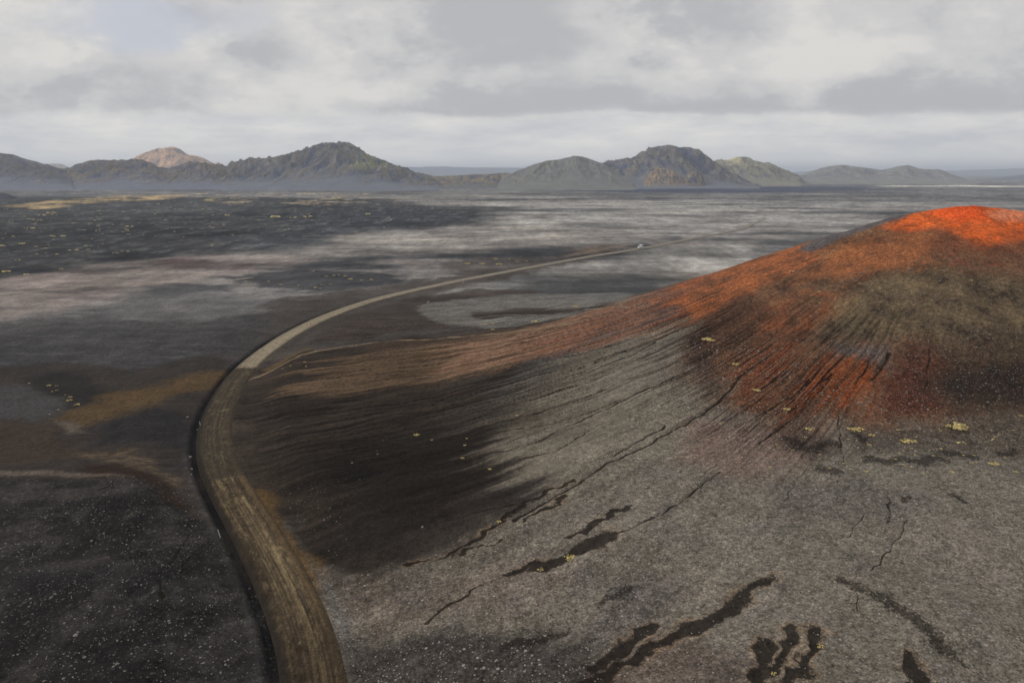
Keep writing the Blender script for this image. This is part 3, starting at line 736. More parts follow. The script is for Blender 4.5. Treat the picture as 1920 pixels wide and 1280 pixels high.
# ------------------------------------------------------------------ ground sheet and cone
az = np.concatenate([np.linspace(-180, -42, 70, endpoint=False), np.arange(-42, 42, .086 / Q), np.linspace(42, 180, 70)])
rr_ = [0.0, 6, 12, 18, 24, 30, 36]; r_ = 40.0
while r_ < 60000:
    rr_.append(r_)
    if r_ < 45: dr = 1.0
    elif r_ < 225: dr = .34 / Q
    else: dr = max(.34, min(r_ * r_ / 37565 * .75, r_ * .05)) / Q
    r_ += dr
rr_.append(60000.0); rr_ = np.array(rr_)
RG, AG = np.meshgrid(rr_, np.radians(az), indexing='ij')
gx = (RG * np.sin(AG)).ravel(); gy = (RG * np.cos(AG)).ravel()
gz, gm = hfull(gx, gy, True)
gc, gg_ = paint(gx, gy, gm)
nr, nc = RG.shape
# the hill is its own object cut from the same surface
_rk = np.array([-180, -165, -150, -135, -120, -90, -60, -30, 0, 45, 90, 140, 180]); _rv = np.array([188, 168, 146, 112, 84, 70, 74, 90, 130, 150, 150, 170, 188.])
hill = (gm['d'] < np.interp(gm['ph'], _rk, _rv) + 5 * fbm(gx, gy, 20, 2, 99)).reshape(nr, nc)
hf = hill[:-1, :-1] & hill[1:, 1:] & hill[:-1, 1:] & hill[1:, :-1]
V = np.stack([gx, gy, gz], 1); EXT = dict(stain=gm['stain'], crumb=gm['crumb'])
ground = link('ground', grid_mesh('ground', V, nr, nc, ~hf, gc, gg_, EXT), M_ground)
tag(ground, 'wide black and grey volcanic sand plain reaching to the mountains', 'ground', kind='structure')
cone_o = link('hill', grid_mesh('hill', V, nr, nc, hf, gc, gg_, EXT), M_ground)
tag(cone_o, 'red and orange topped cinder cone with rilled grey apron on the right', 'hill', kind='structure')
del V

# ------------------------------------------------------------------ road
arc = np.concatenate([[0], np.cumsum(np.hypot(*np.diff(road, axis=0).T))])
n_s = int(650 * Q) + 60
# finer steps near the camera
ss_ = arc[-1] * (np.linspace(0, 1, n_s) ** 1.7)
cxr = np.interp(ss_, arc, road[:, 0]); cyr = np.interp(ss_, arc, road[:, 1])
tx = np.gradient(cxr, ss_); ty = np.gradient(cyr, ss_); tl = np.hypot(tx, ty); tx /= tl; ty /= tl
lat = np.concatenate([[-5.2, -4.6, -4.1], np.linspace(-3.7, 3.7, 38), [4.1, 4.6, 5.2]])
LT = lat
lift = np.interp(np.abs(lat), [0, 3.2, 3.7, 4.6, 5.2], [.34, .30, .26, -.05, -.5])
S, Lt = np.meshgrid(ss_, lat, indexing='ij')
rx = cxr[:, None] + ty[:, None] * Lt * RW; ry = cyr[:, None] - tx[:, None] * Lt * RW
gl = hfull(cxr, cyr)
rz = gl[:, None] + lift[None, :] + 0.05 * fbm(S.ravel(), Lt.ravel(), 6, 3, 101).reshape(S.shape)
ruts = sum(np.exp(-((Lt - o - .3 * fbm(S.ravel(), 0 * S.ravel(), 40, 2, 102 + i).reshape(S.shape)) / .30) ** 2) for i, o in enumerate((-1.9, -.35, .9, 2.3)))
rz = rz - .05 * ruts * (S < 500)
Sr, Lr = S.ravel(), Lt.ravel()
rdist = np.hypot(rx, ry).ravel()
rc = np.zeros((Sr.size, 3)) + A((84, 70, 50))
def rmix(c, a):
    global rc
    a = np.clip(a, 0, 1)[:, None]; rc = rc * (1 - a) + A(c) * a
stn = gnoise(Lr * 1.5, Sr * .035, 111) + .6 * gnoise(Lr * 3.7, Sr * .05, 112)
ptn = fbm(Sr, Lr * 1.5, 7, 4, 113, .6)
rmix((50, 41, 31), ss(-.1, .5, stn) * .75); rmix((128, 108, 72), ss(.0, .6, -stn + ptn * .6) * .55)
mott = fbm(Sr, Lr * 2, 2.2, 5, 118, .75); rmix((134, 114, 78), ss(.1, .4, mott + .3 * ptn) * .6); rmix((46, 37, 28), ss(.08, .4, -mott + .3 * ptn) * .55)
rmix((138, 118, 80), ss(.16, .02, np.abs(Lr - 1.0 + .4 * gnoise(Sr * .02, Sr * 0, 114)) - .12) * ss(-.1, .3, ptn + .2) * .75)
rmix((62, 50, 36), ss(1.6, 3.2, np.abs(Lr + .1)) * .45)
rmix((104, 82, 50), ss(2.4, 3.2, Lr) * .5)
# zones along the road
def arc_at(px, py):
    p = np.array(Wz0(px, py)); return arc[np.argmin(np.hypot(*(road - p).T))]
s_a, s_b, s_c = arc_at(430, 893), arc_at(460, 690), arc_at(590, 1230)
rmix((58, 51, 42), ss(s_a - .6, s_a + .6, Sr + ptn) * ss(s_b + 3, s_b - 3, Sr) * .75)
rmix((104, 92, 66), ss(.25, .5, fbm(Sr, Lr, 3.5, 3, 117)) * ss(s_a, s_a + 20, Sr) * ss(s_b, s_b - 3, Sr) * .6)
rmix((46, 36, 27), ss(s_c + 14, s_c, Sr) * .55)
pale = ss(s_b - 1.5, s_b + 1.5, Sr + ptn * 2)
rmix((146, 132, 108), pale * .88); rmix((112, 100, 76), pale * ss(0, .4, stn) * .5)
rmix((66, 56, 44), pale * ss(2.6, 3.8, np.abs(Lr)) * .5)
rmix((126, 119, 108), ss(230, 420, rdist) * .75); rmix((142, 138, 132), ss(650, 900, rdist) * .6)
lum_ = rc.mean(1, keepdims=True); rc = lum_ + (rc - lum_) * .78
rmix((122, 110, 86), ss(.28, .5, fbm(Sr, Lr, .9, 3, 119, .8)) * .45); rmix((40, 34, 28), ss(.28, .5, fbm(Sr, Lr, .8, 3, 120, .8)) * .45)
rc = rc * (.88 + .45 * fbm(Sr * 2, Lr * 2, 2.0, 5, 115, .8)[:, None])
rmix((34, 31, 28), ss(-3.3, -4.3, Lr + .9 * mott) * .85); rmix((60, 54, 46), ss(3.1, 4.4, Lr + 1.2 * mott) * .7)
rv = np.stack([rx.ravel(), ry.ravel(), rz.ravel()], 1)
# fade the far end of the track into the sand
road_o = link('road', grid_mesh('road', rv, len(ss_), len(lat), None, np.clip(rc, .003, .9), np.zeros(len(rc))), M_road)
tag(road_o, 'brown dirt road curving across the black sand plain', 'road', kind='structure')

# ------------------------------------------------------------------ mountains
def mountain(label, pts, D, front, base_py, amp, wl, rock, sand, moss=None, cliff=.5, back=1.0, seed=1, rockcover=.6, tint=None):
    """ridge of real depth: crest heights read as bearings and heights at distance D"""
    px = np.array([p[0] for p in pts], float); py = np.array([p[1] for p in pts], float)
    us, vs = uv(px, py)
    step = 1.35 / FPX / Q
    pad = (us[-1] - us[0]) * .12
    U = np.arange(us[0] - pad, us[-1] + pad, step)
    crest = np.interp(U, us, vs * D + CAM_H)
    crest = np.where(U < us[0], np.interp(U, [us[0] - pad, us[0]], [-8, crest[np.searchsorted(U, us[0])]]), crest)
    crest = np.where(U > us[-1], np.interp(U, [us[-1], us[-1] + pad], [vs[-1] * D + CAM_H, -8]), crest)
    kk = np.exp(-.5 * (np.arange(-4, 5) / 1.8) ** 2); kk /= kk.sum()
    crest = np.convolve(np.pad(crest, 4, mode='edge'), kk, 'valid')
    nT = int(110 * Q) + 20
    T = np.linspace(-1.15, back, nT)                   # -1 foot facing us, 0 crest
    UU, TT = np.meshgrid(U, T)
    Y = D + TT * front; X = UU * Y
    wcr = fbm(X.ravel(), np.full(X.size, seed * 7.), front * .8, 3, seed).reshape(X.shape) * front * .10
    q = np.abs(np.clip(TT + 0, -1, None))
    a = 1 - np.clip(q, 0, 1)
    talus = .30 * ss(0, .62, a) ** 1.3; cl_ = ss(.32, .92, a)
    prof = np.where(TT < 0, talus + (1 - .30) * cl_ * cliff + (1 - .30) * (1 - cliff) * a ** 1.5, 1 - np.clip(TT / back, 0, 1) ** 1.5)
    C = np.interp(UU.ravel(), U, crest).reshape(UU.shape)
    h = C * prof
    xf, yf = X.ravel() + wcr.ravel(), Y.ravel()
    rg = ridged(xf, yf * .42, wl * .8, 6, seed + 3, .55).reshape(X.shape) - .62
    rg2 = ridged(xf * 1.0, yf * .45, wl * .35, 4, seed + 4, .6).reshape(X.shape) - .6
    body = ss(.34, .62, a) * (1 - .75 * ss(.86, 1, a))
    h = h + (rg * amp + rg2 * amp * .22) * body * 1.1 * np.clip(C / 60, .2, 1.3)
    h = np.where(TT < -1, -10, h) 
    edge = np.minimum(ss(0, pad, U - U[0]), ss(0, pad, U[-1] - U))[None, :]
    h = h * edge - 6 * (1 - edge) - 3 * (1 - ss(.0, .12, a))
    v = np.stack([X.ravel(), Y.ravel(), h.ravel()], 1)
    rk = ss(.24, .62, a + .06 * wcr / front * 10) * rockcover + ss(-.05, .25, rg) * .5 * ss(.2, .4, a)
    rk = np.clip(rk * ss(-.55, .1, fbm(X.ravel(), Y.ravel(), wl * 1.3, 3, seed + 9).reshape(X.shape) + rockcover - .3), 0, 1)
    cc = np.zeros((X.size, 3)) + s2l(sand) / .84
    r1 = rk.ravel()[:, None]; cc = cc * (1 - r1) + (s2l(rock) / .60) * r1
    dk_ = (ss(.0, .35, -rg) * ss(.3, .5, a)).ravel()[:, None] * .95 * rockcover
    cc = cc * (1 - dk_) + dk_ * s2l((54, 64, 94))  # blue shade painted into the rock cavities
    if moss is not None:
        mc, mpx, mpy, mrx, mry = moss
        mu, mv = uv(mpx, mpy)
        vz = (h - CAM_H) / Y
        mm = np.exp(-((UU - mu) * FPX / mrx) ** 2 - ((vz - mv) * FPX / mry) ** 2) * ss(-.3, .2, fbm(X.ravel(), Y.ravel(), wl * .5, 4, seed + 12).reshape(X.shape) + .12)
        m1 = np.clip(mm * 1.3, 0, 1).ravel()[:, None]; cc = cc * (1 - m1) + (s2l(mc) / .7) * m1
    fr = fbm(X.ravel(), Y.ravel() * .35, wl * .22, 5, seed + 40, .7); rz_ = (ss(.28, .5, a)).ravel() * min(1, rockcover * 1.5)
    kd = (ss(.0, .28, -fr) * rz_)[:, None] * .9; cc = cc * (1 - kd) + kd * s2l((58, 70, 104))  # bluish shadow breaks painted on the cliffs
    kw = (ss(.05, .32, fr) * rz_)[:, None] * .7; cc = cc * (1 - kw) + kw * (s2l(rock) * 1.9)  # warm sunlit bits painted on the cliffs
    cc = cc * (1 + .3 * fbm(X.ravel(), Y.ravel(), wl * .3, 4, seed + 14)[:, None])
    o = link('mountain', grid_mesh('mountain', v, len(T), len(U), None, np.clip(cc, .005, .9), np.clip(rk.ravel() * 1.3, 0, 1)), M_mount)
    return tag(o, label, 'mountain', kind='structure')

mountain('dark rocky ridge at the far left edge', [(-160, 300), (-90, 282), (0, 288), (30, 292), (48, 300), (62, 303), (85, 309), (110, 316), (128, 322)], 2700, 620, 340, 30, 120, (74, 70, 64), (95, 99, 112), seed=3)
mountain('low craggy brown ridge left of the tall peak', [(108, 322), (130, 315), (152, 306), (172, 302), (200, 301), (230, 301), (262, 300), (280, 305), (300, 314), (318, 317), (335, 309), (350, 305), (372, 305), (392, 309), (420, 311), (440, 312)], 2750, 560, 335, 30, 110, (88, 78, 64), (95, 99, 112), seed=5)
mountain('pale peach peak rising behind the low ridge', [(236, 306), (252, 296), (270, 287), (290, 281), (308, 277), (318, 274), (328, 275), (340, 280), (350, 289), (365, 293), (382, 297), (400, 304), (412, 308)], 4300, 700, 310, 40, 200, (170, 140, 116), (158, 136, 118), seed=7, rockcover=.5)
mountain('tall dark peak with steep cliffs and a green right flank', [(424, 313), (440, 305), (465, 299), (500, 297), (540, 290), (568, 281), (590, 273), (610, 269), (640, 267), (655, 269), (668, 277), (685, 287), (705, 297), (730, 306), (758, 317), (790, 326), (815, 333)], 2850, 800, 345, 42, 140, (86, 80, 70), (97, 100, 110), moss=((128, 130, 88), 690, 303, 34, 12), seed=9)
mountain('low rocky saddle between the two peak groups', [(796, 332), (830, 330), (860, 329), (890, 327), (920, 326), (950, 324), (975, 328)], 2750, 380, 340, 14, 90, (104, 92, 72), (88, 90, 92), seed=11)
mountain('smooth ash grey hill with a shallow valley', [(945, 328), (965, 323), (985, 314), (1005, 306), (1025, 301), (1045, 300), (1060, 295), (1080, 292), (1092, 293), (1110, 300), (1130, 306), (1152, 322), (1185, 336)], 2650, 520, 350, 20, 150, (102, 98, 88), (104, 104, 102), seed=13, rockcover=.15, cliff=.2)
mountain('flat topped blue grey mountain right of the ash hill', [(1120, 306), (1140, 303), (1175, 299), (1198, 290), (1215, 280), (1235, 274), (1262, 273), (1290, 276), (1312, 283), (1325, 294), (1338, 304), (1360, 318), (1390, 332), (1420, 342)], 3000, 700, 345, 38, 140, (88, 84, 78), (98, 101, 110), seed=15, rockcover=.75)
mountain('small tan rocky knoll at the foot of the flat topped mountain', [(1208, 334), (1222, 322), (1232, 315), (1245, 316), (1258, 318), (1268, 325), (1280, 334)], 2500, 130, 345, 14, 45, (134, 114, 92), (112, 106, 98), seed=17)
mountain('small dark rocky knoll beside the tan knoll', [(1276, 338), (1288, 326), (1300, 320), (1312, 321), (1322, 334)], 2500, 120, 345, 14, 45, (104, 92, 80), (96, 92, 88), seed=18)
mountain('mountain with a yellowish moss covered crest', [(1330, 305), (1345, 298), (1365, 299), (1382, 294), (1400, 294), (1420, 302), (1445, 306), (1458, 314), (1475, 320), (1500, 329)], 3300, 560, 340, 26, 130, (112, 108, 92), (118, 116, 106), moss=((160, 154, 122), 1390, 298, 34, 8), seed=19, rockcover=.4)
mountain('smooth pale rounded hills on the right horizon', [(1490, 333), (1510, 325), (1530, 318), (1552, 312), (1578, 309), (1600, 312), (1630, 315), (1650, 319), (1665, 317), (1682, 312), (1700, 310), (1716, 314), (1725, 317), (1762, 318), (1780, 325), (1805, 334), (1835, 342)], 3700, 520, 345, 16, 160, (112, 112, 112), (116, 115, 112), seed=21, rockcover=.25, cliff=.3)
mountain('low blue hill at the right edge of the horizon', [(1840, 338), (1870, 334), (1900, 330), (1940, 326), (2040, 322), (2100, 330)], 5200, 600, 345, 14, 200, (84, 88, 98), (88, 92, 100), seed=23, rockcover=.3, cliff=.3)
mountain('faint blue plateau far behind the saddle', [(640, 320), (720, 314), (780, 313), (830, 312), (880, 314), (950, 314), (1040, 318), (1120, 322)], 11000, 1800, 330, 30, 700, (84, 90, 104), (84, 90, 104), seed=25, rockcover=.2, cliff=.2)
mountain('faint blue plateau far beyond the rounded hills', [(1460, 324), (1560, 319), (1700, 320), (1790, 320), (1850, 318), (1920, 316), (2000, 314), (2200, 316)], 12000, 2000, 330, 30, 700, (84, 90, 104), (84, 90, 104), seed=27, rockcover=.2, cliff=.2)
mountain('small dark lava mound at the left edge of the plain', [(-60, 366), (-20, 360), (4, 362), (16, 364), (30, 371), (52, 381)], 1500, 120, 385, 7, 60, (42, 42, 48), (52, 54, 62), seed=29, rockcover=.7)
mountain('faint pale peak peeking between the left ridges', [(80, 312), (92, 307), (104, 306), (116, 308), (128, 313)], 6000, 400, 310, 14, 200, (140, 132, 122), (140, 132, 122), seed=31, rockcover=.3)

# ------------------------------------------------------------------ stones
M_stone = bpy.data.materials.new('pumice'); M_stone.use_nodes = True
N.tree = M_stone.node_tree; b = N.tree.nodes['Principled BSDF']; b.inputs['Roughness'].default_value = .9
oi = N.tree.nodes.new('ShaderNodeObjectInfo'); co = N.tree.nodes.new('ShaderNodeTexCoord')
cst = mixc(noise(N(co.outputs['Object']), 3.0, 4, .6).sstep(.4, .8), s2l((104, 99, 94)), s2l((184, 178, 172)))
N.tree.links.new(cst.s, b.inputs['Base Color'])
def ico(sub, seed, squash=.7, amp=.25):
    import bmesh
    bm = bmesh.new(); bmesh.ops.create_icosphere(bm, subdivisions=sub, radius=1.0)
    r0 = random.Random(seed)
    ph_ = [Vector((r0.uniform(-1, 1), r0.uniform(-1, 1), r0.uniform(-1, 1))).normalized() for _ in range(7)]
    am = [r0.uniform(-amp, amp) for _ in ph_]
    for vtx in bm.verts:
        d_ = vtx.co.normalized(); k = 1.0
        for p, a in zip(ph_, am): k += a * max(0, d_.dot(p)) ** 3
        k += r0.uniform(-.06, .06)
        vtx.co = Vector((d_.x * k, d_.y * k * .85, d_.z * k * squash))
    vs = np.array([v_.co[:] for v_ in bm.verts]); fs = np.array([[v_.index for v_ in f_.verts] for f_ in bm.faces]); bm.free()
    return vs, fs
stone_meshes = []
for i in range(7):
    vs, fs = ico(2 if i < 4 else 1, 100 + i); vs = vs * .82
    me = mesh_np('stone', vs, fs, smooth=False); me.materials.append(M_stone); stone_meshes.append(me)
def stone(px, py, size, label, group=None, wxy=None):
    x, y = wxy if wxy is not None else W(px, py)
    o = bpy.data.objects.new('stone', random.choice(stone_meshes)); scene.collection.objects.link(o)
    o.location = (x, y, H1(x, y) + size * .25); o.rotation_euler = (random.uniform(-.2, .2), random.uniform(-.2, .2), random.uniform(0, 6.28))
    o.scale = (size, size, size)
    return tag(o, label, 'stone', group)
stone(1545, 919, .38, 'large pinkish white stone on the grey cinder below the cone')
stone(1450, 870, .30, 'white stone on grey cinder at the foot of the red flank')
stone(1767, 915, .34, 'pale stone right of centre on cinder beneath the yellow clumps')
stone(1750, 912, .22, 'smaller pale stone just left of the pale stone below the clumps')
stone(355, 845, .42, 'bright white stone beside the road ditch at the bend')
stone(357, 861, .30, 'dull grey stone just below the bright stone by the ditch')
stone(356, 869, .24, 'small grey stone lowest of the three beside the ditch')
stone(368, 791, .28, 'small pale stone at the foot of the roadside post on the bend')
stone(351, 775, .40, 'grey flat stone left of the roadside post on the bend')
stone(396, 747, .34, 'pale stone on the outer verge above the road bend')
stone(792, 990, .26, 'lone bright stone in the black hollow at the foot of the cone')
stone(660, 866, .24, 'small pale stone on dark slope above the black hollow')
stone(1614, 513, .45, 'white stone on red patch high on the cone flank')
stone(1594, 514, .28, 'small white stone left of the white stone on the red patch')
stone(1706, 505, .42, 'white stone high on the brown face of the cone')
stone(1763, 526, .30, 'white stone on the brown cone face right of centre')
stone(702, 1177, .20, 'bright pebble on smooth brown sand right of the road')
stone(642, 1112, .20, 'pebble on brown sand close to the right road edge')
stone(655, 1154, .22, 'white pebble at the right road berm')
stone(1427, 361, 2.6, 'tiny white boulder far off on the blue shaded plain')
stone(1411, 380, 2.0, 'tiny pale boulder lower of the far boulders on the plain')
stone(1389, 388, 2.4, 'tiny pale boulder left of the other far boulders')
stone(803, 569, .9, 'small pale boulder below the distant road on dark ground')
ZONES = [  # px box, share, size range, label
    ((0, 940, 500, 1280), 105, (.10, .20), 'small pale stone scattered on the black gravel left of the road', 'pale stones on black gravel left of the road'),
    ((1200, 860, 1920, 1100), 90, (.10, .19), 'small pale stone scattered on the grey cinder slope below the cone', 'pale stones on the grey cinder slope'),
    ((1380, 620, 1900, 800), 55, (.14, .24), 'small pale stone scattered on the red and black cone face', 'pale stones on the cone face'),
    ((1000, 1100, 1900, 1280), 27, (.08, .14), 'small pale stone scattered on grey cinder at the bottom of the slope', 'pale stones at the bottom of the slope')]
rs_ = random.Random(5)
extra_v, extra_f, base = [], [], 0
iv, if_ = ico(1, 300)
for (x0, y0, x1, y1), n, (a_, b_), lab, grp in ZONES:
    big_ = 0
    for k in range(n * 9):
        px, py = rs_.uniform(x0, x1), y0 + (y1 - y0) * rs_.random()
        wx_, wy_ = W(px, py)
        q, _, _ = linedist(np.array([wx_]), np.array([wy_]), road, 12)
        if q[0] < 6.5: continue
        cl1 = float(fbm(np.array([wx_]), np.array([wy_]), 9, 3, 130)[0])
        if cl1 < rs_.uniform(-.5, .15): continue
        if big_ < n and k % 3 == 0:
            stone(0, 0, rs_.uniform(a_, b_) * (1 + .8 * (rs_.random() < .12)), lab, grp, (wx_, wy_)); big_ += 1
        else:
            extra_v.append((wx_, wy_, rs_.uniform(a_ * .35, a_ * .85), rs_.uniform(0, 6.28)))
# the rest of the pebbles: more of them straight over the near ground
for k in range(9000):
    z_ = ZONES[rs_.choice([0, 0, 1, 1, 1, 3, 3, 2])]
    pass
E = np.array(extra_v)
n_more = 15000
ux = rng.uniform(-75, 115, n_more); uy = rng.uniform(50, 150, n_more)
qd, sdn, _ = linedist(ux, uy, road, 14)
phm, dm = polar(ux, uy)
ok = (qd > 6.3) & (fbm(ux, uy, 10, 3, 131) > rng.uniform(-.45, .25, n_more))
ok &= ~((ux > -25) & (ux < 22) & (uy > 84))             # smooth sand of the hollow has almost none
ok &= np.abs(ux) < uy * .8 + 2
ok &= ~((ux < -26) & (uy > 112))
ux, uy = ux[ok], uy[ok]
us_ = rng.gamma(2.2, .018, len(ux)) + .03
allx = np.concatenate([E[:, 0], ux]); ally = np.concatenate([E[:, 1], uy]); alls = np.concatenate([E[:, 2], us_]); allr = rng.uniform(0, 6.28, len(allx))
allz = hfull(allx, ally)
c_, s_ = np.cos(allr), np.sin(allr)
vv = iv[None] * alls[:, None, None]
vx = vv[..., 0] * c_[:, None] - vv[..., 1] * s_[:, None] + allx[:, None]
vy = vv[..., 0] * s_[:, None] + vv[..., 1] * c_[:, None] + ally[:, None]
vz = vv[..., 2] + allz[:, None] + alls[:, None] * .2
PV = np.stack([vx, vy, vz], -1).reshape(-1, 3)
PF = (if_[None] + (np.arange(len(allx)) * len(iv))[:, None, None]).reshape(-1, 3)
peb = link('pebbles', mesh_np('pebbles', PV, PF, smooth=False), M_stone)
tag(peb, 'countless small pale pebbles strewn over the near cinder', 'pebbles', kind='stuff')

# ------------------------------------------------------------------ moss and grass clumps
def moss_mat(name, c1, c2):
    m = bpy.data.materials.new(name); m.use_nodes = True; N.tree = m.node_tree
    b = m.node_tree.nodes['Principled BSDF']; b.inputs['Roughness'].default_value = 1; b.inputs['Specular IOR Level'].default_value = .05
    co = m.node_tree.nodes.new('ShaderNodeTexCoord')
    c = mixc(noise(N(co.outputs['Object']), 5.0, 6, .8).sstep(.38, .62), s2l(c1) * .75, s2l(c2) * .95)
    m.node_tree.links.new(c.s, b.inputs['Base Color']); return m
M_moss = moss_mat('yellow_moss', (152, 136, 84), (228, 208, 150))
M_dull = moss_mat('tan_moss', (150, 138, 96), (232, 214, 160))
def clump_mesh(seed, lobes, mat, spread=1.0, tuft=True):
    r0 = random.Random(seed); vs_, fs_ = [], []; n = 0
    for k in range(lobes):
        iv_, if2 = ico(2, seed * 50 + k, .55, .35)
        a = r0.uniform(0, 6.28); rad = spread * r0.random() ** .6 * .95
        s = (r0.uniform(.07, .22) if lobes > 12 else r0.uniform(.14, .34)) * (1.15 - rad * .5)
        off = np.array([math.cos(a) * rad, math.sin(a) * rad * .85, s * .3])
        vs_.append(iv_ * s * np.array([1, .9, .8]) + off); fs_.append(if2 + n); n += len(iv_)
    V_ = np.vstack(vs_); F_ = np.vstack(fs_)
    if tuft:      # short blades over the cushions
        rn = np.random.default_rng(seed); k = 700; idx = rn.integers(0, len(V_), k)
        b0 = V_[idx]; dr = rn.normal(0, 1, (k, 3)); dr[:, 2] = np.abs(dr[:, 2]) + .8; dr /= np.linalg.norm(dr, axis=1)[:, None]
        sd2 = np.cross(dr, [0, 0, 1.]); sd2 /= np.linalg.norm(sd2, axis=1)[:, None] + 1e-6
        L = rn.uniform(.05, .13, k)[:, None]
        tv = np.stack([b0 - sd2 * .012, b0 + sd2 * .012, b0 + dr * L], 1).reshape(-1, 3)
        F_ = np.vstack([F_, np.arange(k * 3).reshape(k, 3) + len(V_)]); V_ = np.vstack([V_, tv])
    me = mesh_np('moss_clump', V_, F_, smooth=False); me.materials.append(mat); return me
big_m = [clump_mesh(i, 42, M_moss) for i in range(1, 5)]
mid_m = [clump_mesh(20 + i, 16, M_moss, .7) for i in range(4)]
low_m = [clump_mesh(40 + i, 6, M_dull, .9, False) for i in range(4)]
def clump(px, py, wpx, label, group=None, kind='mid', wxy=None, name='moss_clump'):
    x, y = wxy if wxy is not None else W(px, py)
    z = H1(x, y); dist = math.hypot(x, y) * cp + (CAM_H - z) * sp
    s = wpx / 2 * dist / FPX
    me = random.choice({'big': big_m, 'mid': mid_m, 'low': low_m}[kind])
    o = bpy.data.objects.new(name, me); scene.collection.objects.link(o)
    o.location = (x, y, z - s * .02); o.scale = (s, s, s * 1.3); o.rotation_euler = (0, 0, random.uniform(-.5, .5) + (3.14 if random.random() < .5 else 0))
    return tag(o, label, 'moss', group)
for px, py, w, lab, kd in [
    (1795, 797, 46, 'largest bright yellow moss clump below the black cone face', 'big'),
    (1330, 635, 28, 'yellow green moss clump on the left red shoulder of the cone', 'big'),
    (1381, 684, 22, 'scattered yellow moss clump on red slope below the shoulder', 'mid'),
    (1419, 731, 24, 'pale yellow clump beside the rills on the red flank', 'mid'),
    (1477, 768, 22, 'yellow clump at the lower edge of the red flank', 'mid'),
    (1350, 793, 13, 'small tan clump left of the red flank foot', 'mid'),
    (1521, 804, 26, 'pale yellow clump beside a dark patch under the cone', 'mid'),
    (1606, 804, 28, 'yellow moss clump above a dark crack under the cone', 'big'),
    (1633, 815, 18, 'ragged yellow clump right of the dark crack', 'mid'),
    (1630, 833, 10, 'tiny yellow clump just below the ragged clump', 'mid'),
    (1702, 827, 26, 'yellow clump midway between the crack and the largest clump', 'big'),
    (1626, 882, 12, 'small yellow clump alone on grey cinder below the dark crack', 'mid'),
    (1784, 884, 14, 'small yellow clump beneath the dark hollows on cinder', 'mid'),
    (1731, 887, 9, 'tiny yellow clump left of the small clump below the hollows', 'mid'),
    (1864, 872, 24, 'split yellow clump near the right edge of the slope', 'mid'),
    (1903, 887, 11, 'small yellow clump at the far right of the slope', 'mid'),
    (1914, 781, 10, 'yellow clump on the black face at the right edge', 'mid'),
    (1858, 823, 12, 'dull yellow clump right of the largest clump', 'low'),
    (1804, 830, 16, 'dull green clump below the largest yellow clump', 'low'),
    (1685, 806, 10, 'small yellow clump above the midway clump', 'mid'),
    (1537, 1211, 20, 'yellow moss clump at the brink of a black gully at the bottom', 'mid'),
    (1452, 1262, 16, 'tan clump inside the forked black gully', 'mid'),
    (1071, 1045, 28, 'twiggy yellow clump growing in the black gully at mid slope', 'big'),
    (1013, 1065, 20, 'tan twiggy clump at the left lip of the black gully', 'mid'),
    (935, 979, 15, 'small yellow clump in the upper black rill', 'mid'),
    (919, 878, 13, 'orange yellow clump on the cinder edge of the dark hollow', 'mid'),
    (946, 765, 9, 'tiny yellow clump on the upper rills of the apron', 'mid'),
    (970, 777, 10, 'tiny yellow clump right of the tiny clump on the apron', 'mid'),
    (872, 836, 13, 'yellow clump at the tip of the black hollow', 'mid'),
    (867, 858, 11, 'yellow clump just below the one at the hollow tip', 'mid'),
    (810, 824, 8, 'small clump left of the hollow tip', 'mid'),
    (782, 814, 18, 'flat yellow clump on the dark sand west of the hollow tip', 'mid'),
    (875, 823, 8, 'tiny clump above the clump at the hollow tip', 'mid'),
    (1080, 575, 18, 'yellow tussock on the grey bench below the road', 'mid'),
    (1165, 571, 8, 'small yellow tussock where the grey bench meets the cone', 'mid'),
    (912, 607, 14, 'left yellow tussock of a pair on the grey bench', 'mid'),
    (924, 606, 12, 'right yellow tussock of a pair on the grey bench', 'mid'),
    (925, 618, 13, 'yellow tussock below the pair at the cone foot', 'mid'),
    (1002, 603, 22, 'long pale tussock along the edge of the cone foot', 'low'),
    (1536, 568, 10, 'green yellow tuft on brown cone face', 'mid'),
    (1484, 509, 12, 'greenish tuft on the upper left of the cone', 'low'),
    (1820, 526, 9, 'small green tuft high on the brown cone face', 'mid'),
    (144, 758, 15, 'bright yellow clump at the lower end of the left row', 'mid'),
    (130, 750, 13, 'yellow clump second from the lower end of the left row', 'mid'),
    (131, 744, 9, 'dull clump third in the left row', 'low'),
    (92, 724, 10, 'pale clump at the upper end of the left row', 'mid')]:
    clump(px, py, w, lab, None, kd)
def many(lst, label, group, kd='mid'):
    for px, py, w in lst: clump(px, py, w, label, group, kd)
many([(876, 494, 18), (903, 495, 16), (935, 496, 18), (930, 486, 12), (955, 485, 7), (968, 490, 9), (973, 490, 6), (987, 489, 7)],
     'yellow tussock in the short row on dark sand above the road', 'tussocks in the row above the road')
many([(462, 528, 9), (469, 531, 7), (503, 528, 8), (527, 534, 8), (560, 535, 7), (591, 539, 12), (600, 541, 8), (603, 534, 8), (620, 533, 8), (587, 508, 8), (612, 518, 8),
      (626, 517, 9), (636, 516, 8), (648, 518, 13), (658, 523, 14), (678, 526, 9), (697, 525, 11), (695, 523, 6)],
     'yellow tussock in the cluster on dark sand left of the road', 'tussocks in the cluster left of the road')
rt = random.Random(23)
for k_ in range(34):
    clump(rt.uniform(1430, 1915), rt.gauss(838, 28), rt.uniform(5, 10), 'tiny straw yellow tuft dotted along the foot of the cone', 'tiny tufts along the foot of the cone', 'mid')
many([(98, 734, 5), (107, 732, 5), (123, 739, 5), (110, 768, 5), (93, 776, 4), (106, 724, 5), (55, 718, 5)],
     'tiny grey tuft near the left row of yellow clumps', 'tiny tufts near the left row', 'low')
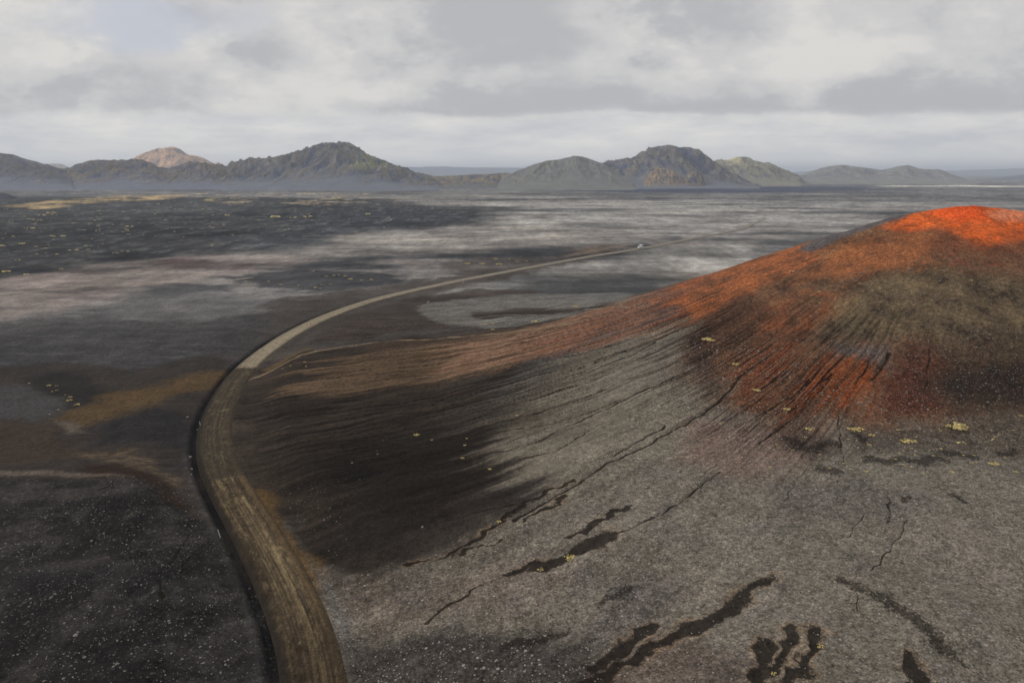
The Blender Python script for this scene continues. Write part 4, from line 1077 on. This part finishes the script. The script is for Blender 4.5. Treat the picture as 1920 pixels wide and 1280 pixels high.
many([(530, 685, 5), (545, 684, 5), (571, 679, 7), (574, 686, 6)], 'small pale tuft beside the side track right of the road', 'tufts beside the side track', 'low')
many([(241, 425, 16), (40, 458, 16), (68, 462, 9), (3, 461, 14), (12, 510, 20), (50, 515, 14), (115, 504, 9), (63, 428, 12), (517, 407, 30), (577, 407, 22), (550, 408, 16),
      (33, 487, 9), (100, 443, 9), (160, 460, 9), (143, 468, 8), (131, 468, 6), (95, 400, 18), (62, 412, 8), (80, 404, 14), (120, 443, 12), (183, 432, 9), (184, 424, 9),
      (535, 431, 8), (542, 430, 8), (426, 404, 14), (610, 420, 6), (392, 377, 22), (385, 364, 16), (395, 375, 12), (630, 373, 26), (810, 391, 10), (800, 384, 8), (690, 402, 16), (720, 427, 8)],
     'yellow moss patch on the dark lava plain far to the left', 'moss patches on the far lava plain', 'low')
rq = random.Random(17); cnt = 0
while cnt < 120:
    px = rq.uniform(-20, 760); py = rq.uniform(382, 480) if rq.random() < .8 else rq.uniform(366, 400)
    if py > 500 - px * .095: continue
    if px > 330 and rq.random() < .5: continue
    clump(px, py, rq.uniform(3, 8), 'tiny pale moss patch sprinkled over the dark lava plain', 'tiny moss patches on the lava plain', 'low'); cnt += 1

# ------------------------------------------------------------------ marker posts along the road
def simple_mat(name, col, rough=.6, nz=.15, sc=8.0):
    m = bpy.data.materials.new(name); m.use_nodes = True; N.tree = m.node_tree
    b = m.node_tree.nodes['Principled BSDF']; b.inputs['Roughness'].default_value = rough
    co = m.node_tree.nodes.new('ShaderNodeTexCoord'); c = np.array(col)
    k = noise(N(co.outputs['Object']), sc, 4, .6).sstep(.3, .7)
    m.node_tree.links.new(mixc(k, c * (1 - nz), np.minimum(c * (1 + nz), 1)).s, b.inputs['Base Color']); return m
M_post = simple_mat('weathered_white_wood', (.62, .60, .57)); M_band = simple_mat('grey_reflector', (.30, .30, .32), .3); M_cap = simple_mat('post_cap', (.5, .48, .45))
import bmesh
def box_bm(bm, c, s, taper=1.0, bev=0.0):
    r_ = bmesh.ops.create_cube(bm, size=1.0)
    for v_ in r_['verts']:
        k = taper if v_.co.z > 0 else 1.0
        v_.co = Vector((v_.co.x * s[0] * k + c[0], v_.co.y * s[1] * k + c[1], v_.co.z * s[2] + c[2]))
    if bev: bmesh.ops.bevel(bm, geom=list({e for v_ in r_['verts'] for e in v_.link_edges}), offset=bev, segments=2, affect='EDGES')
def bm_obj(name, bm, mat, parent):
    me = bpy.data.meshes.new(name); bm.to_mesh(me); bm.free(); me.materials.append(mat)
    o = bpy.data.objects.new(name, me); scene.collection.objects.link(o); o.parent = parent; return o
def post(px, py, h, lean, label, group=None):
    x, y = W(px, py); e = bpy.data.objects.new('marker_post', None); scene.collection.objects.link(e)
    e.location = (x, y, H1(x, y) - .1); e.rotation_euler = (lean[0], lean[1], .4)
    tag(e, label, 'post', group)
    w = .13
    bm = bmesh.new(); box_bm(bm, (0, 0, h / 2), (w, w * .8, h), .9, .012); bm_obj('shaft', bm, M_post, e)
    bm = bmesh.new(); box_bm(bm, (0, 0, h * .86), (w * 1.06, w * .86, h * .07), .99, .004); bm_obj('reflector_band', bm, M_band, e)
    bm = bmesh.new(); box_bm(bm, (0, 0, h + .02), (w * 1.05, w * .85, .05), .6, .01); bm_obj('cap', bm, M_cap, e)
post(410, 977, 1.55, (.0, -.16), 'pale marker post leaning left beside the ditch, nearest of the posts')
post(375, 787, 1.5, (.05, -.10), 'pale marker post on the outer side of the road bend')
post(472, 681, 1.5, (.05, -.55), 'strongly tilted pale marker post where the road turns pale')
post(579, 607, 1.6, (.0, .03), 'upright pale marker post left of the pale stretch of road')
post(868, 530, 2.0, (.0, .0), 'distant marker post above the far road')

# ------------------------------------------------------------------ vehicle on the far road
M_paint = simple_mat('white_paint', (.85, .85, .85), .35, .03); M_glass = simple_mat('dark_glass', (.03, .035, .04), .1)
M_tyre = simple_mat('tyre_rubber', (.03, .03, .03), .9); M_rim = simple_mat('steel_rim', (.5, .5, .5), .4); M_light = simple_mat('lamp_lens', (.75, .75, .7), .2); M_red = simple_mat('red_lens', (.45, .03, .02), .3)
vx_, vy_ = Wz0(1203, 466.5)
q, _, ar = linedist(np.array([vx_]), np.array([vy_]), road, 60)
t0 = float(ar[0]); p0 = np.array([np.interp(t0, arc, road[:, 0]), np.interp(t0, arc, road[:, 1])]); p1 = np.array([np.interp(t0 + 6, arc, road[:, 0]), np.interp(t0 + 6, arc, road[:, 1])])
dirv = (p0 - p1) / np.linalg.norm(p1 - p0)
car = bpy.data.objects.new('van', None); scene.collection.objects.link(car)
car.location = (p0[0], p0[1], H1(*p0) + .33); car.rotation_euler = (0, 0, math.atan2(dirv[1], dirv[0]))
tag(car, 'small white van driving on the distant stretch of the dirt road', 'van')
def prism(name, prof, hw, mat, parent, bev=.05):
    bm = bmesh.new()
    a = [bm.verts.new((p[0], -hw, p[1])) for p in prof]; c = [bm.verts.new((p[0], hw, p[1])) for p in prof]
    bm.faces.new(a); bm.faces.new(c[::-1])
    for i in range(len(prof)): j = (i + 1) % len(prof); bm.faces.new((a[j], a[i], c[i], c[j]))
    bmesh.ops.recalc_face_normals(bm, faces=bm.faces)
    if bev: bmesh.ops.bevel(bm, geom=bm.edges[:], offset=bev, segments=2, affect='EDGES')
    return bm_obj(name, bm, mat, parent)
prism('body', [(-2.6, .4), (2.55, .4), (2.65, .75), (2.5, 1.15), (1.75, 1.3), (1.15, 2.15), (.7, 2.35), (-2.45, 2.38), (-2.62, 2.2)], .98, M_paint, car, .06)
bm = bmesh.new()
q4 = [(1.80, -.86, 1.36), (1.80, .86, 1.36), (1.26, .80, 2.10), (1.26, -.80, 2.10)]
f = bm.faces.new([bm.verts.new(v_) for v_ in q4]); r2 = bmesh.ops.extrude_face_region(bm, geom=[f])
for v_ in r2['geom']:
    if isinstance(v_, bmesh.types.BMVert): v_.co += Vector((.03, 0, .02))
bm_obj('windscreen', bm, M_glass, car)
for sy in (-1, 1):
    for x0, x1 in ((.15, 1.25), (-1.1, 0.02), (-2.35, -1.25)):
        bm = bmesh.new(); box_bm(bm, ((x0 + x1) / 2, sy * .985, 1.72), (x1 - x0, .03, .6), .93, .01); bm_obj('side_window', bm, M_glass, car)
    bm = bmesh.new(); box_bm(bm, (2.6, sy * .68, .92), (.1, .34, .2), .9, .02); bm_obj('headlight', bm, M_light, car)
    bm = bmesh.new(); box_bm(bm, (-2.63, sy * .84, 1.2), (.06, .16, .5), 1, .015); bm_obj('tail_light', bm, M_red, car)
    bm = bmesh.new(); box_bm(bm, (1.35, sy * 1.12, 1.45), (.12, .18, .25), 1, .03); bm_obj('mirror', bm, M_paint, car)
    for x0 in (1.65, -1.7):
        bm = bmesh.new(); bmesh.ops.create_cone(bm, cap_ends=True, segments=24, radius1=.38, radius2=.38, depth=.26)
        for v_ in bm.verts: v_.co = Vector((v_.co.x + x0, v_.co.z + sy * .88, v_.co.y + .38))
        wh = bm_obj('tyre', bm, M_tyre, car)
        bm = bmesh.new(); bmesh.ops.create_cone(bm, cap_ends=True, segments=16, radius1=.22, radius2=.20, depth=.05)
        for v_ in bm.verts: v_.co = Vector((v_.co.x + x0, v_.co.z + sy * 1.02, v_.co.y + .38))
        bm_obj('rim', bm, M_rim, wh)
bm = bmesh.new(); box_bm(bm, (2.66, 0, .52), (.12, 1.8, .2), 1, .03); bm_obj('bumper', bm, M_tyre, car)

# ------------------------------------------------------------------ haze
bm = bmesh.new(); bmesh.ops.create_cube(bm, size=1.0)
for v_ in bm.verts: v_.co = Vector((v_.co.x * 126000, v_.co.y * 126000, -14 + (v_.co.z + .5) * 264))
me = bpy.data.meshes.new('haze'); bm.to_mesh(me); bm.free()
M_h = bpy.data.materials.new('haze'); M_h.use_nodes = True; t = M_h.node_tree; t.nodes.clear()
o_ = t.nodes.new('ShaderNodeOutputMaterial'); pv = t.nodes.new('ShaderNodeVolumePrincipled')
pv.inputs['Density'].default_value = 9.5e-5; pv.inputs['Color'].default_value = (.80, .88, 1.0, 1); pv.inputs['Anisotropy'].default_value = .2
t.links.new(pv.outputs[0], o_.inputs['Volume'])
me.materials.append(M_h); hz_o = bpy.data.objects.new('haze', me); scene.collection.objects.link(hz_o)
tag(hz_o, 'thin blue haze fading the far plain and mountains', 'haze', kind='stuff')
